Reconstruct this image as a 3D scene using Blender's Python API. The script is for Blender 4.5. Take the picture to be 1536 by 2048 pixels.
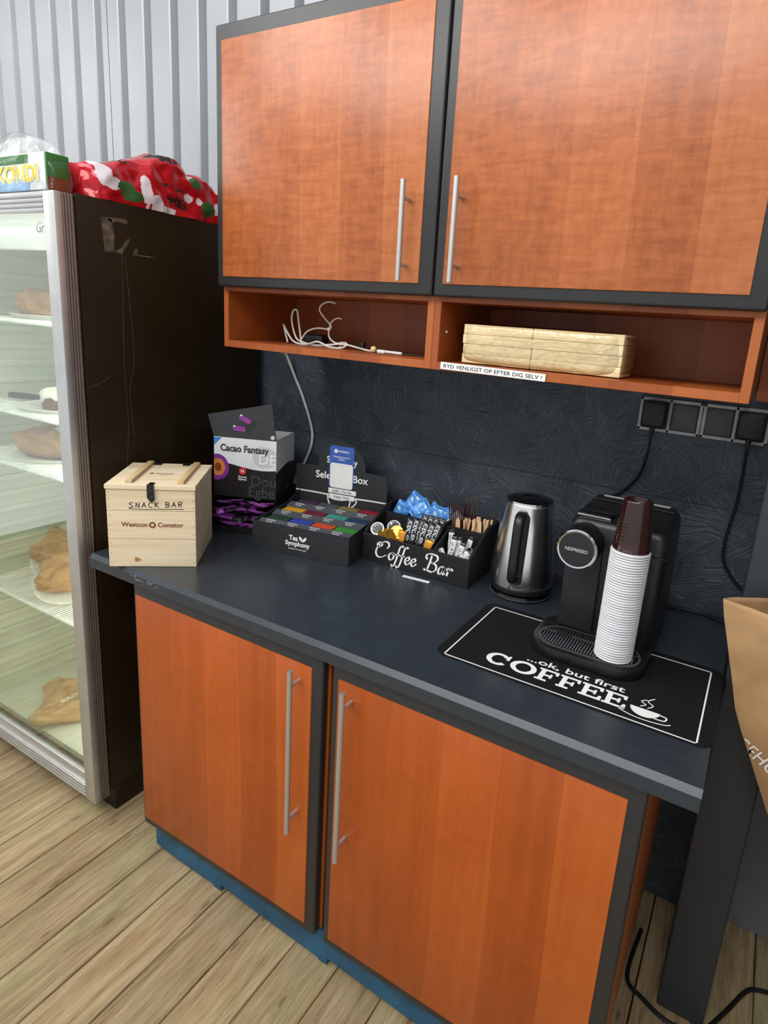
import bpy, bmesh, math, random
from math import sin, cos, pi, radians, atan2, sqrt
from mathutils import Vector, Matrix, Euler, noise

random.seed(7)
for o in list(bpy.data.objects):
    bpy.data.objects.remove(o, do_unlink=True)
SC = bpy.context.scene
COL = SC.collection

# ------------------------------------------------------------------ camera
def camera():
    f, rx, roll, rz = 1222.06, 76.1828, 4.1422, 28.8164
    cam = bpy.data.cameras.new('camera')
    co = bpy.data.objects.new('camera', cam)
    COL.objects.link(co)
    cam.sensor_fit = 'HORIZONTAL'
    cam.sensor_width = 36.0
    cam.lens = f * 36.0 / 1536.0
    cam.shift_x = -78.13 / 1536.0
    cam.shift_y = -73.48 / 1536.0
    cam.clip_start = 0.02
    R = (Matrix.Rotation(radians(rz), 4, 'Z') @ Matrix.Rotation(radians(rx), 4, 'X')
         @ Matrix.Rotation(radians(roll), 4, 'Z'))
    co.matrix_world = Matrix.Translation((1.3692, -0.9447, 1.5709)) @ R
    SC.camera = co
camera()

# ------------------------------------------------------------------ light
SC.view_settings.view_transform = 'Standard'
SC.view_settings.look = 'None'
SC.view_settings.gamma = 1.0
SC.view_settings.use_curve_mapping = False
SC.view_settings.exposure = 0.06
W = bpy.data.worlds.new('hall_daylight'); SC.world = W
W.use_nodes = True
W.node_tree.nodes['Background'].inputs[0].default_value = (0.93, 0.97, 1.0, 1)
W.node_tree.nodes['Background'].inputs[1].default_value = 0.80

def area(name, loc, target, sx, sy, power, col=(1, 0.98, 0.95)):
    l = bpy.data.lights.new(name, 'AREA')
    l.shape = 'RECTANGLE'; l.size = sx; l.size_y = sy; l.energy = power; l.color = col
    o = bpy.data.objects.new(name, l); COL.objects.link(o)
    o.location = loc
    o.rotation_euler = (Vector(target) - Vector(loc)).to_track_quat('-Z', 'Y').to_euler()
    return o
area('hall_light_front', (0.5, -2.2, 3.6), (0.5, 0.3, 0.9), 3.2, 1.0, 80)
area('hall_light_left', (-1.6, -1.3, 3.9), (-0.6, 0.5, 1.2), 1.6, 1.6, 40)
area('hall_light_wall', (-3.6, -0.9, 3.0), (-1.0, 0.8, 2.3), 1.2, 1.2, 16)

# ------------------------------------------------------------------ materials
def lin(c):
    if isinstance(c, str):
        c = tuple(int(c[i:i + 2], 16) / 255 for i in (0, 2, 4))
    return tuple((v / 12.92 if v <= 0.04045 else ((v + 0.055) / 1.055) ** 2.4) for v in c) + (1,)

class N:
    """small node-tree helper"""
    def __init__(s, name):
        s.m = bpy.data.materials.new(name); s.m.use_nodes = True
        s.t = s.m.node_tree; s.b = s.t.nodes['Principled BSDF']
    def n(s, kind, **kw):
        x = s.t.nodes.new(kind)
        for k, v in kw.items(): setattr(x, k, v)
        return x
    def l(s, a, b): s.t.links.new(a, b)
    def coord(s, scale=(1, 1, 1), rot=(0, 0, 0), kind='Object'):
        c = s.n('ShaderNodeTexCoord'); mp = s.n('ShaderNodeMapping')
        mp.inputs['Scale'].default_value = scale; mp.inputs['Rotation'].default_value = rot
        s.l(c.outputs[kind], mp.inputs['Vector']); return mp.outputs['Vector']
    def noise(s, vec, scale, detail=4, rough=0.55, dist=0.0):
        x = s.n('ShaderNodeTexNoise'); x.inputs['Scale'].default_value = scale
        x.inputs['Detail'].default_value = detail; x.inputs['Roughness'].default_value = rough
        x.inputs['Distortion'].default_value = dist
        s.l(vec, x.inputs['Vector']); return x.outputs['Fac']
    def ramp(s, fac, stops):
        r = s.n('ShaderNodeValToRGB'); e = r.color_ramp.elements
        while len(e) < len(stops): e.new(0.5)
        for i, (p, c) in enumerate(stops):
            e[i].position = p
            e[i].color = c if len(c) == 4 else lin(c)
        s.l(fac, r.inputs['Fac']); return r.outputs['Color']
    def mix(s, fac, a, b, mode='MIX'):
        x = s.n('ShaderNodeMix', data_type='RGBA', blend_type=mode)
        for sock, v in ((x.inputs['Factor'], fac), (x.inputs['A'], a), (x.inputs['B'], b)):
            if hasattr(v, 'links') or isinstance(v, bpy.types.NodeSocket): s.l(v, sock)
            else: sock.default_value = v
        return x.outputs['Result']
    def math(s, op, a, b=0.0):
        x = s.n('ShaderNodeMath', operation=op)
        for i, v in enumerate((a, b)):
            if isinstance(v, bpy.types.NodeSocket): s.l(v, x.inputs[i])
            else: x.inputs[i].default_value = v
        return x.outputs[0]
    def bump(s, h, strength=0.3, dist=0.002):
        x = s.n('ShaderNodeBump'); x.inputs['Strength'].default_value = strength
        x.inputs['Distance'].default_value = dist
        s.l(h, x.inputs['Height']); s.l(x.outputs['Normal'], s.b.inputs['Normal'])
    def set(s, **kw):
        for k, v in kw.items():
            i = s.b.inputs[k.replace('_', ' ')]
            if isinstance(v, bpy.types.NodeSocket): s.l(v, i)
            else: i.default_value = v

def simple(name, c, rough=0.5, metal=0.0, var=0.08, scale=30, bump=0.0, spec=0.5, coat=0.0):
    k = N(name); v = k.coord()
    f = k.noise(v, scale, 3)
    a = lin(c)
    d = tuple(max(0, x * (1 - var * 2)) for x in a[:3]) + (1,)
    e = tuple(min(1, x * (1 + var * 2)) for x in a[:3]) + (1,)
    k.set(Base_Color=k.ramp(f, [(0.3, d), (0.7, e)]), Roughness=rough, Metallic=metal,
          Specular_IOR_Level=spec, Coat_Weight=coat)
    if bump: k.bump(k.noise(v, scale * 4, 3), bump, 0.001)
    return k.m

def cherry(name, dark, mid, light, rough=0.33, figure=0.5):
    k = N(name); co = k.coord()
    sep = k.n('ShaderNodeSeparateXYZ'); k.l(co, sep.inputs[0])
    # veneer strips about 12 cm wide, each of its own tone
    w = k.math('FLOOR', k.math('MULTIPLY', k.math('ADD', sep.outputs['X'],
               k.math('MULTIPLY', k.noise(co, 0.7, 1), 0.10)), 8.3))
    wn = k.n('ShaderNodeTexWhiteNoise', noise_dimensions='1D'); k.l(w, wn.inputs['W'])
    grain = k.noise(k.coord((45, 45, 1.6)), 1.0, 5, 0.6, 0.4)
    flame = k.math('ADD', k.math('MULTIPLY', k.noise(k.coord((13, 13, 75)), 1.0, 3, 0.55, 0.5), 0.55),
                   k.math('MULTIPLY', k.noise(k.coord((60, 60, 24)), 1.0, 3, 0.6, 0.7), 0.45))
    cloud = k.noise(k.coord((7, 7, 3.0)), 1.0, 3)
    t = k.math('ADD', k.math('MULTIPLY', wn.outputs['Value'], 0.26), k.math('MULTIPLY', grain, 0.28))
    t = k.math('ADD', t, k.math('MULTIPLY', flame, figure * 0.9))
    t = k.math('ADD', t, k.math('MULTIPLY', cloud, 0.32))
    t = k.math('DIVIDE', t, 0.86 + figure * 0.9)
    k.set(Base_Color=k.ramp(t, [(0.34, dark), (0.5, mid), (0.68, light)]), Roughness=rough,
          Specular_IOR_Level=0.5)
    k.bump(k.noise(k.coord((30, 30, 40)), 1.0, 3, 0.5, 0.8), 0.16 * figure, 0.002)
    return k.m

def pine(name, dark, mid, light, axis, rough=0.75, bump=0.15):
    k = N(name)
    s = [26, 26, 26]; s[axis] = 1.5
    g = k.noise(k.coord(tuple(s)), 1.0, 5, 0.6, 0.5)
    s2 = [90, 90, 90]; s2[axis] = 4
    g2 = k.noise(k.coord(tuple(s2)), 1.0, 3)
    t = k.math('ADD', k.math('MULTIPLY', g, 0.7), k.math('MULTIPLY', g2, 0.3))
    k.set(Base_Color=k.ramp(t, [(0.3, dark), (0.5, mid), (0.68, light)]), Roughness=rough)
    k.bump(t, bump, 0.001)
    return k.m

def floor_mat():
    k = N('pressure_treated_boards')
    at = k.n('ShaderNodeAttribute', attribute_name='board'); at.attribute_type = 'GEOMETRY'
    off = k.n('ShaderNodeVectorMath', operation='ADD')
    co = k.coord(); k.l(co, off.inputs[0])
    mul = k.n('ShaderNodeVectorMath', operation='SCALE'); mul.inputs['Scale'].default_value = 37.0
    k.l(at.outputs['Color'], mul.inputs[0]); k.l(mul.outputs[0], off.inputs[1])
    def mapped(sc):
        mp = k.n('ShaderNodeMapping'); mp.inputs['Scale'].default_value = sc
        k.l(off.outputs[0], mp.inputs['Vector']); return mp.outputs['Vector']
    g = k.noise(mapped((38, 2.2, 10)), 1.0, 7, 0.68, 0.9)
    fine = k.noise(mapped((190, 14, 10)), 1.0, 4, 0.65)
    cloud = k.noise(mapped((5, 1.8, 3)), 1.0, 4, 0.6)
    t = k.math('ADD', k.math('MULTIPLY', g, 0.6), k.math('MULTIPLY', fine, 0.4))
    base = k.ramp(t, [(0.3, '66543c'), (0.45, '8f7a59'), (0.57, 'a69170'), (0.74, 'bda985')])
    green = k.ramp(t, [(0.3, '66603f'), (0.5, '979067'), (0.7, 'afa87e')])
    gm = k.math('MULTIPLY', k.ramp(cloud, [(0.46, (0, 0, 0, 1)), (0.66, (1, 1, 1, 1))]), 0.6)
    c = k.mix(gm, base, green)
    # warm worn patches
    wp = k.ramp(k.noise(mapped((7, 2.2, 3)), 1.3, 4, 0.65), [(0.56, (0, 0, 0, 1)), (0.68, (1, 1, 1, 1))])
    c = k.mix(k.math('MULTIPLY', wp, 0.45), c, lin('8f6a3f'))
    # per board tone
    hs = k.n('ShaderNodeHueSaturation'); k.l(c, hs.inputs['Color'])
    sp = k.n('ShaderNodeSeparateColor'); k.l(at.outputs['Color'], sp.inputs[0])
    k.l(k.math('ADD', k.math('MULTIPLY', sp.outputs[0], 0.26), 0.88), hs.inputs['Value'])
    # knots
    vo = k.n('ShaderNodeTexVoronoi', voronoi_dimensions='2D'); vo.inputs['Scale'].default_value = 1.0
    k.l(mapped((7.5, 2.6, 1)), vo.inputs['Vector'])
    dn = k.math('ADD', vo.outputs['Distance'], k.math('MULTIPLY', k.math('SUBTRACT', g, 0.5), 0.12))
    ring = k.ramp(dn, [(0.0, (1, 1, 1, 1)), (0.035, (0.8, 0.8, 0.8, 1)), (0.05, (0.15, 0.15, 0.15, 1)), (0.09, (0.3, 0.3, 0.3, 1)), (0.14, (0, 0, 0, 1))])
    c2 = k.mix(k.math('MULTIPLY', ring, 0.65), hs.outputs['Color'], lin('5b4527'))
    k.set(Base_Color=c2, Roughness=0.72, Specular_IOR_Level=0.35)
    h = k.math('ADD', t, k.math('MULTIPLY', cloud, 0.4))
    k.bump(h, 0.6, 0.004)
    return k.m

def osb_mat():
    k = N('painted_strand_board')
    co = k.coord()
    h = None
    cell = k.n('ShaderNodeTexVoronoi'); cell.inputs['Scale'].default_value = 19.0
    k.l(co, cell.inputs['Vector'])
    sp = k.n('ShaderNodeSeparateColor'); k.l(cell.outputs['Color'], sp.inputs[0])
    rot = k.n('ShaderNodeVectorRotate', rotation_type='Y_AXIS')
    k.l(co, rot.inputs['Vector']); k.l(k.math('MULTIPLY', sp.outputs[0], 3.1), rot.inputs['Angle'])
    mp = k.n('ShaderNodeMapping'); mp.inputs['Scale'].default_value = (14, 14, 150)
    k.l(rot.outputs[0], mp.inputs['Vector'])
    st = k.noise(mp.outputs['Vector'], 1.0, 3, 0.6, 0.3)
    big = k.noise(co, 9, 3)
    scratch = k.ramp(k.noise(mp.outputs['Vector'], 1.7, 2, 0.5), [(0.62, (0, 0, 0, 1)), (0.70, (1, 1, 1, 1))])
    c = k.ramp(big, [(0.3, '363d46'), (0.7, '454e57')])
    c = k.mix(k.math('MULTIPLY', scratch, 0.36), c, lin('7d8791'))
    k.set(Base_Color=c, Roughness=k.math('ADD', k.math('MULTIPLY', st, 0.3), 0.30), Specular_IOR_Level=0.5)
    k.bump(k.math('ADD', st, k.math('MULTIPLY', cell.outputs['Distance'], 0.3)), 0.9, 0.005)
    return k.m

def clear(name, tint=(1, 1, 1, 1), gloss=0.12, rough=0.03, fres=True, bump=0.0, tr_col=(1, 1, 1, 1), fk=0.9):
    k = N(name); t = k.t
    t.nodes.remove(k.b)
    out = [x for x in t.nodes if x.type == 'OUTPUT_MATERIAL'][0]
    tr = k.n('ShaderNodeBsdfTransparent'); tr.inputs[0].default_value = tr_col
    gl = k.n('ShaderNodeBsdfGlossy'); gl.inputs['Color'].default_value = tint; gl.inputs['Roughness'].default_value = rough
    mx = k.n('ShaderNodeMixShader')
    fr = k.n('ShaderNodeFresnel'); fr.inputs['IOR'].default_value = 1.45
    if bump:
        bp = k.n('ShaderNodeBump'); bp.inputs['Strength'].default_value = bump; bp.inputs['Distance'].default_value = 0.004
        k.l(k.noise(k.coord(), 38, 4, 0.6, 1.0), bp.inputs['Height'])
        k.l(bp.outputs[0], gl.inputs['Normal']); k.l(bp.outputs[0], fr.inputs['Normal'])
    k.l(k.math('ADD', k.math('MULTIPLY', fr.outputs[0], fk), gloss), mx.inputs[0])
    k.l(tr.outputs[0], mx.inputs[1]); k.l(gl.outputs[0], mx.inputs[2]); k.l(mx.outputs[0], out.inputs[0])
    return k.m

def steel_brushed(name, c='b9b8b4', rough=0.26, axis=2):
    k = N(name); s = [260, 260, 260]; s[axis] = 260; s = [4, 4, 260]
    g = k.noise(k.coord(tuple(s)), 1.0, 3)
    k.set(Base_Color=lin(c), Metallic=1.0, Roughness=k.math('ADD', k.math('MULTIPLY', g, 0.16), rough - 0.08))
    return k.m

M = {}
M['door'] = cherry('cherry_veneer_hall_sheen', '8f4a22', 'b06232', 'c4794a', 0.32, 1.0)  # same veneer as the lower doors, bright hall reflection painted in as paler colour
M['door_low'] = cherry('cherry_veneer_lower', '96430f', 'aa4f18', 'b95e24', 0.36, 0.25)
M['carcass'] = cherry('cherry_carcass', '8f4418', 'a2531f', 'b0602a', 0.42, 0.12)
M['frame'] = simple('anthracite_edge', '29292a', 0.40, 0, 0.05, 60, 0.05)
M['worktop'] = simple('dark_laminate', '2d343b', 0.30, 0, 0.06, 25, 0.04)
M['steel_wall'] = simple('light_grey_steel_sheet', '94989c', 0.36, 0.2, 0.03, 3)
M['osb'] = osb_mat()
M['floor'] = floor_mat()
M['gap'] = simple('dark_gap', '241d14', 0.9)
M['brushed'] = steel_brushed('brushed_steel', 'c4c2be', 0.40)
M['brushed'].node_tree.nodes['Principled BSDF'].inputs['Metallic'].default_value = 0.75
M['kettle'] = steel_brushed('kettle_steel', 'eceae6', 0.22)
M['chrome'] = simple('chrome', 'd8d8d8', 0.12, 1.0, 0.01)
M['black'] = simple('black_plastic', '141416', 0.38, 0, 0.1, 40)
M['black_gloss'] = simple('glossy_black_plastic', '0d0d0f', 0.12, 0, 0.1, 40)
M['black_matt'] = simple('matt_black_plastic', '1b1c1f', 0.55, 0, 0.1, 60, 0.05)
M['blue_plinth'] = simple('blue_painted_plinth', '21506c', 0.6, 0, 0.15, 14, 0.1)
M['brown_fridge'] = simple('dark_brown_enamel', '201606', 0.42, 0, 0.10, 6, 0.02, 0.3)
M['alu'] = simple('satin_aluminium', 'c2c2c0', 0.42, 0.75, 0.03, 18)
M['alu_brown'] = simple('bronze_grey_aluminium', '8d8078', 0.42, 0.6, 0.04, 18)
M['liner'] = simple('pale_green_liner', 'c6c9b6', 0.5, 0, 0.05, 5)
M['white_wire'] = simple('white_coated_wire', 'e8e9e4', 0.45)
M['white'] = simple('white_paper', 'e9e9e6', 0.7, 0, 0.02)
M['ink_white'] = simple('white_print', 'ededeb', 0.6, 0, 0.02)
M['ink_black'] = simple('black_ink', '18181a', 0.6)
M['ink_grey'] = simple('dark_grey_print', '3b3c3e', 0.6)
M['kraft'] = simple('kraft_paper', 'ab865c', 0.75, 0, 0.06, 12, 0.25)
M['kraft_dark'] = simple('brown_bakery_paper', 'a07548', 0.7, 0, 0.10, 14, 0.3)
M['crate'] = pine('pale_pine', 'cab08a', 'dfcbaa', 'eadcc0', 0)
M['crate_top'] = pine('pale_pine_lid', 'cdb48e', 'e0cdac', 'ebdec3', 0)
M['cleat'] = pine('pine_cleat', 'b39668', 'c8ad80', 'd6bf96', 1)
M['knot'] = simple('pine_knot', 'a5763f', 0.7, 0, 0.2, 60)
M['burn'] = simple('burnt_brown_print', '7a4324', 0.7)
M['card_black'] = simple('black_cardboard', '26282b', 0.55, 0, 0.08, 50, 0.03)
M['card_dark'] = simple('black_cardboard_box', '1d1a19', 0.42, 0, 0.08, 50)
M['card_grey'] = simple('grey_card_divider', '4a4d52', 0.5, 0, 0.06, 50)
M['card_white'] = simple('white_gloss_card', 'd9dbdd', 0.35, 0, 0.02)
M['card_lgrey'] = simple('pale_grey_print', 'c0c3c6', 0.4, 0, 0.02)
M['purple'] = simple('purple_foil', '9c4fa6', 0.20, 0.4, 0.3, 50, 0.3)
M['purple_print'] = simple('purple_print', '7a2f87', 0.4)
M['foil_black'] = simple('black_foil', '2a282d', 0.18, 0.4, 0.2, 50, 0.25)
M['orange_print'] = simple('orange_print', 'c7793a', 0.4)
M['brown_print'] = simple('cocoa_brown_print', '7a3b24', 0.4)
M['red_print'] = simple('red_print', 'c3262c', 0.4)
M['blue_print'] = simple('blue_print', '3f62b5', 0.35)
M['blue_stripe'] = simple('blue_stripe_print', '2e7fc1', 0.4)
M['mat'] = simple('black_fabric_mat', '0f0f12', 0.85, 0, 0.15, 200, 0.1, 0.25)
M['wood_black'] = pine('black_stained_wood', '0d0d0e', '151516', '1d1d1e', 0, 0.62, 0.2)
M['cup_white'] = simple('white_cup_paper', 'e4e4e6', 0.55, 0, 0.01)
M['cup_brown'] = simple('brown_plastic_cup', '2b0f0a', 0.16, 0, 0.08, 20, 0, 0.6)
M['gold'] = simple('gold_foil', 'd6a63e', 0.25, 0.8, 0.12, 50, 0.1)
M['orange_foil'] = simple('orange_foil', 'd08a1e', 0.3, 0.3, 0.1, 50, 0.1)
M['blue_foil'] = simple('blue_foil', '3f84cf', 0.3, 0.2, 0.1, 40, 0.2)
M['blue_light'] = simple('pale_blue_print', 'b9d6ee', 0.35)
M['stick_wood'] = simple('pale_stirrer_wood', 'e0b893', 0.7, 0, 0.08, 30)
M['stick_brown'] = simple('dark_brown_plastic', '3a1a14', 0.35, 0, 0.1)
M['socket_grey'] = simple('grey_socket_flap', '4a4c50', 0.5)
M['socket_white'] = simple('light_socket_frame', 'b9bab8', 0.5)
M['cord_white'] = simple('white_cable', 'd5d3cc', 0.5)
M['cord_black'] = simple('black_cable', '0f0f10', 0.45)
M['napkin'] = simple('cream_napkin_paper', 'efd7a0', 0.85, 0, 0.05, 60)
def napkin_mat():
    k = N('napkin_stack'); st = k.noise(k.coord((5, 5, 420)), 1.0, 2, 0.5, 0.2)
    k.set(Base_Color=k.ramp(st, [(0.3, 'e6d09a'), (0.6, 'f7e6ba')]), Roughness=0.9); k.bump(st, 0.4, 0.001); return k.m
M['napkin_stack'] = napkin_mat()
M['wrap'] = clear('clear_plastic_wrap', (1, 1, 1, 1), 0.05, 0.10, True, 1.0)
M['wrap_thin'] = clear('thin_clear_wrap', (1, 1, 1, 1), 0.01, 0.12, True, 0.5, (1, 1, 1, 1), 0.5)
M['glass'] = clear('glass_pane', (1, 1, 1, 1), 0.0, 0.0, True, 0.0, (0.95, 0.98, 0.95, 1), 0.38)
M['clear_lid'] = clear('clear_plastic_lid', (1, 1, 1, 1), 0.01, 0.15, True, 0.0, (0.8, 0.8, 0.8, 1))
M['tape'] = simple('grey_tape_residue', '5d5548', 0.45, 0, 0.3, 50, 0.1)
M['post'] = simple('dark_grey_painted_steel', '31363b', 0.5, 0, 0.06, 4)
M['grey_panel'] = simple('grey_wall_panel', '74757a', 0.6, 0, 0.04, 6)
M['red_bag'] = simple('red_printed_foil', 'b51420', 0.16, 0.1, 0.08, 20, 0.25)
M['green_print'] = simple('green_print', '2d5a2c', 0.25, 0, 0.12)
M['white_gloss'] = simple('white_gloss_print', 'dcd3d8', 0.25, 0, 0.03)
M['carton_green'] = simple('green_carton', '2e6b2b', 0.45)
M['carton_white'] = simple('white_carton', 'd8dedd', 0.45)
M['carton_blue'] = simple('pale_blue_carton', '7fa8cc', 0.45)
M['yellow_print'] = simple('yellow_print', 'e9c62c', 0.45)
M['cake'] = simple('chocolate_cake', '5b2f1c', 0.9, 0, 0.25, 90, 0.5)
M['cream'] = simple('white_frosting', 'e9e4d2', 0.6)
M['plate'] = simple('white_paper_plate', 'dcdcd2', 0.6)
for nm, c in dict(tea_green='2c4a37', tea_blue='3c4fb4', tea_orange='d9532c', tea_lime='3f9b3a', tea_yellow='e3a92a',
                  tea_maroon='7c2236', tea_teal='3fa592', tea_navy='26466f', tea_plum='4a3350', tea_slate='4d5658',
                  tea_gold='8e7a4a', tea_red='b02740').items():
    M[nm] = simple(nm + '_paper', c, 0.5, 0, 0.1, 60)

# ------------------------------------------------------------------ mesh builder
class B:
    def __init__(s):
        s.bm = bmesh.new(); s.mi = 0; s.mats = []
    def use(s, m):
        if m not in s.mats: s.mats.append(m)
        s.mi = s.mats.index(m); return s
    def _fin(s, before):
        for f in s.bm.faces:
            if f not in before: f.material_index = s.mi
    def box(s, x0, x1, y0, y1, z0, z1, bev=0.0, seg=2, mtx=None):
        tmp = bmesh.new()
        bmesh.ops.create_cube(tmp, size=1)
        for v in tmp.verts:
            v.co = Vector(((x0 + x1) / 2 + v.co.x * (x1 - x0), (y0 + y1) / 2 + v.co.y * (y1 - y0), (z0 + z1) / 2 + v.co.z * (z1 - z0)))
        if bev > 0:
            bmesh.ops.bevel(tmp, geom=list(tmp.edges), offset=bev, segments=seg, affect='EDGES', profile=0.5)
        return s.add(tmp, mtx)
    def add(s, tmp, mtx=None):
        if mtx is not None: bmesh.ops.transform(tmp, matrix=mtx, verts=list(tmp.verts))
        mp = {}
        for v in tmp.verts: mp[v] = s.bm.verts.new(v.co)
        for f in tmp.faces:
            try:
                g = s.bm.faces.new([mp[v] for v in f.verts]); g.material_index = s.mi; g.smooth = True
            except ValueError: pass
        tmp.free(); return s
    def lathe(s, prof, seg=32, mtx=None, closed=False, a0=0.0, a1=2 * pi):
        """prof: list of (r, z)"""
        tmp = bmesh.new(); rings = []
        full = abs(a1 - a0 - 2 * pi) < 1e-6
        n = seg if full else seg + 1
        for r, z in prof:
            if r < 1e-6: rings.append([tmp.verts.new((0, 0, z))])
            else: rings.append([tmp.verts.new((r * cos(a0 + (a1 - a0) * i / seg), r * sin(a0 + (a1 - a0) * i / seg), z)) for i in range(n)])
        pairs = list(zip(rings[:-1], rings[1:]))
        if closed: pairs.append((rings[-1], rings[0]))
        for a, b in pairs:
            for i in range(seg):
                j = (i + 1) % n if full else i + 1
                if len(a) == 1 and len(b) == 1: continue
                if len(a) == 1: tmp.faces.new((a[0], b[j], b[i]))
                elif len(b) == 1: tmp.faces.new((a[i], a[j], b[0]))
                else: tmp.faces.new((a[i], a[j], b[j], b[i]))
        return s.add(tmp, mtx)
    def cyl(s, p, q, r, seg=20, r2=None):
        p = Vector(p); q = Vector(q); d = q - p
        mtx = Matrix.Translation(p) @ d.to_track_quat('Z', 'Y').to_matrix().to_4x4()
        r2 = r if r2 is None else r2
        return s.lathe([(0, 0), (r, 0), (r2, d.length), (0, d.length)], seg, mtx)
    def tube(s, pts, r, seg=8, smooth=6, closed=False):
        P = [Vector(p) for p in pts]
        if smooth and len(P) > 2: P = catmull(P, smooth, closed)
        tmp = bmesh.new(); rings = []; n = len(P); up = Vector((0.13, 0.29, 0.95)).normalized()
        for i in range(n):
            if closed: t = (P[(i + 1) % n] - P[i - 1])
            else: t = P[min(i + 1, n - 1)] - P[max(i - 1, 0)]
            if t.length < 1e-9: t = Vector((0, 0, 1))
            t.normalize(); a = up - t * up.dot(t)
            if a.length < 1e-3: a = Vector((1, 0, 0)) - t * t.x
            a.normalize(); up = a; b = t.cross(a)
            rr = r(i / (n - 1)) if callable(r) else r
            rings.append([tmp.verts.new(P[i] + (a * cos(2 * pi * k / seg) + b * sin(2 * pi * k / seg)) * rr) for k in range(seg)])
        pr = list(zip(rings[:-1], rings[1:]))
        if closed: pr.append((rings[-1], rings[0]))
        for A, C in pr:
            for k in range(seg): tmp.faces.new((A[k], A[(k + 1) % seg], C[(k + 1) % seg], C[k]))
        if not closed:
            tmp.faces.new(rings[0][::-1]); tmp.faces.new(rings[-1])
        return s.add(tmp)
    def prism(s, poly, h0, h1, mtx=None, bev=0.0, holes=None):
        """poly in xy, extruded from z=h0 to h1"""
        tmp = bmesh.new()
        lo = [tmp.verts.new((x, y, h0)) for x, y in poly]; hi = [tmp.verts.new((x, y, h1)) for x, y in poly]
        n = len(poly)
        tmp.faces.new(lo[::-1]); tmp.faces.new(hi)
        for i in range(n): tmp.faces.new((lo[i], lo[(i + 1) % n], hi[(i + 1) % n], hi[i]))
        bmesh.ops.recalc_face_normals(tmp, faces=list(tmp.faces))
        if bev: bmesh.ops.bevel(tmp, geom=list(tmp.edges), offset=bev, segments=2, affect='EDGES', profile=0.5)
        return s.add(tmp, mtx)
    def ribbon(s, pts, width, h0, h1, mtx=None, nib=None, wmin=0.3, smooth=8):
        """flat pen stroke in the xy plane with thickness h0..h1; nib: pen angle for broad-nib strokes"""
        P = [Vector((x, y, 0)) for x, y in pts]
        if len(P) > 2 and smooth: P = catmull(P, smooth, False)
        n = len(P); L = []; Rr = []
        for i in range(n):
            t = P[min(i + 1, n - 1)] - P[max(i - 1, 0)]
            if t.length < 1e-9: t = Vector((1, 0, 0))
            t.normalize(); nn = Vector((-t.y, t.x, 0))
            w = width
            if nib is not None:
                a = atan2(t.y, t.x); w = width * (wmin + (1 - wmin) * abs(sin(a - nib)))
            L.append(P[i] + nn * w / 2); Rr.append(P[i] - nn * w / 2)
        tmp = bmesh.new()
        rows = []
        for i in range(n):
            rows.append([tmp.verts.new((q.x, q.y, h)) for q, h in ((L[i], h0), (L[i], h1), (Rr[i], h1), (Rr[i], h0))])
        for a, b in zip(rows[:-1], rows[1:]):
            for k in range(4): tmp.faces.new((a[k], a[(k + 1) % 4], b[(k + 1) % 4], b[k]))
        tmp.faces.new(rows[0][::-1]); tmp.faces.new(rows[-1])
        return s.add(tmp, mtx)
    def grid(s, fn, nu, nv, wrapu=False, wrapv=False, matfn=None):
        tmp = bmesh.new(); V = []
        for i in range(nu + (0 if wrapu else 1)):
            V.append([tmp.verts.new(fn(i / nu, j / nv)) for j in range(nv + (0 if wrapv else 1))])
        faces = []
        for i in range(nu):
            for j in range(nv):
                q = (V[i][j], V[(i + 1) % len(V)][j], V[(i + 1) % len(V)][(j + 1) % len(V[0])], V[i][(j + 1) % len(V[0])])
                try: tmp.faces.new(q)
                except ValueError: pass
        mp = {}
        for v in tmp.verts: mp[v] = s.bm.verts.new(v.co)
        for f in tmp.faces:
            try:
                g = s.bm.faces.new([mp[v] for v in f.verts]); g.smooth = True
                g.material_index = matfn(f.calc_center_median()) if matfn else s.mi
            except ValueError: pass
        tmp.free(); return s
    def build(s, name, mat=None, parent=None, sharp=35, loc=None, rot=None, fix=True, weld=False):
        if weld: bmesh.ops.remove_doubles(s.bm, verts=list(s.bm.verts), dist=1e-6)
        if fix: bmesh.ops.recalc_face_normals(s.bm, faces=list(s.bm.faces))
        me = bpy.data.meshes.new(name); s.bm.to_mesh(me); s.bm.free()
        if s.mats:
            for m in s.mats: me.materials.append(M[m])
        elif mat: me.materials.append(M[mat] if isinstance(mat, str) else mat)
        if sharp: me.set_sharp_from_angle(angle=radians(sharp))
        o = bpy.data.objects.new(name, me); COL.objects.link(o)
        if parent: o.parent = parent
        if loc: o.location = loc
        if rot: o.rotation_euler = rot
        return o

def catmull(P, k, closed):
    out = []; n = len(P)
    rng = range(n) if closed else range(n - 1)
    for i in rng:
        if closed: a, b, c, d = P[i - 1], P[i], P[(i + 1) % n], P[(i + 2) % n]
        else: a, b, c, d = P[max(i - 1, 0)], P[i], P[i + 1], P[min(i + 2, n - 1)]
        for j in range(k):
            t = j / k
            out.append(0.5 * ((2 * b) + (c - a) * t + (2 * a - 5 * b + 4 * c - d) * t * t + (3 * b - a - 3 * c + d) * t ** 3))
    if not closed: out.append(P[-1].copy())
    return out

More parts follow.
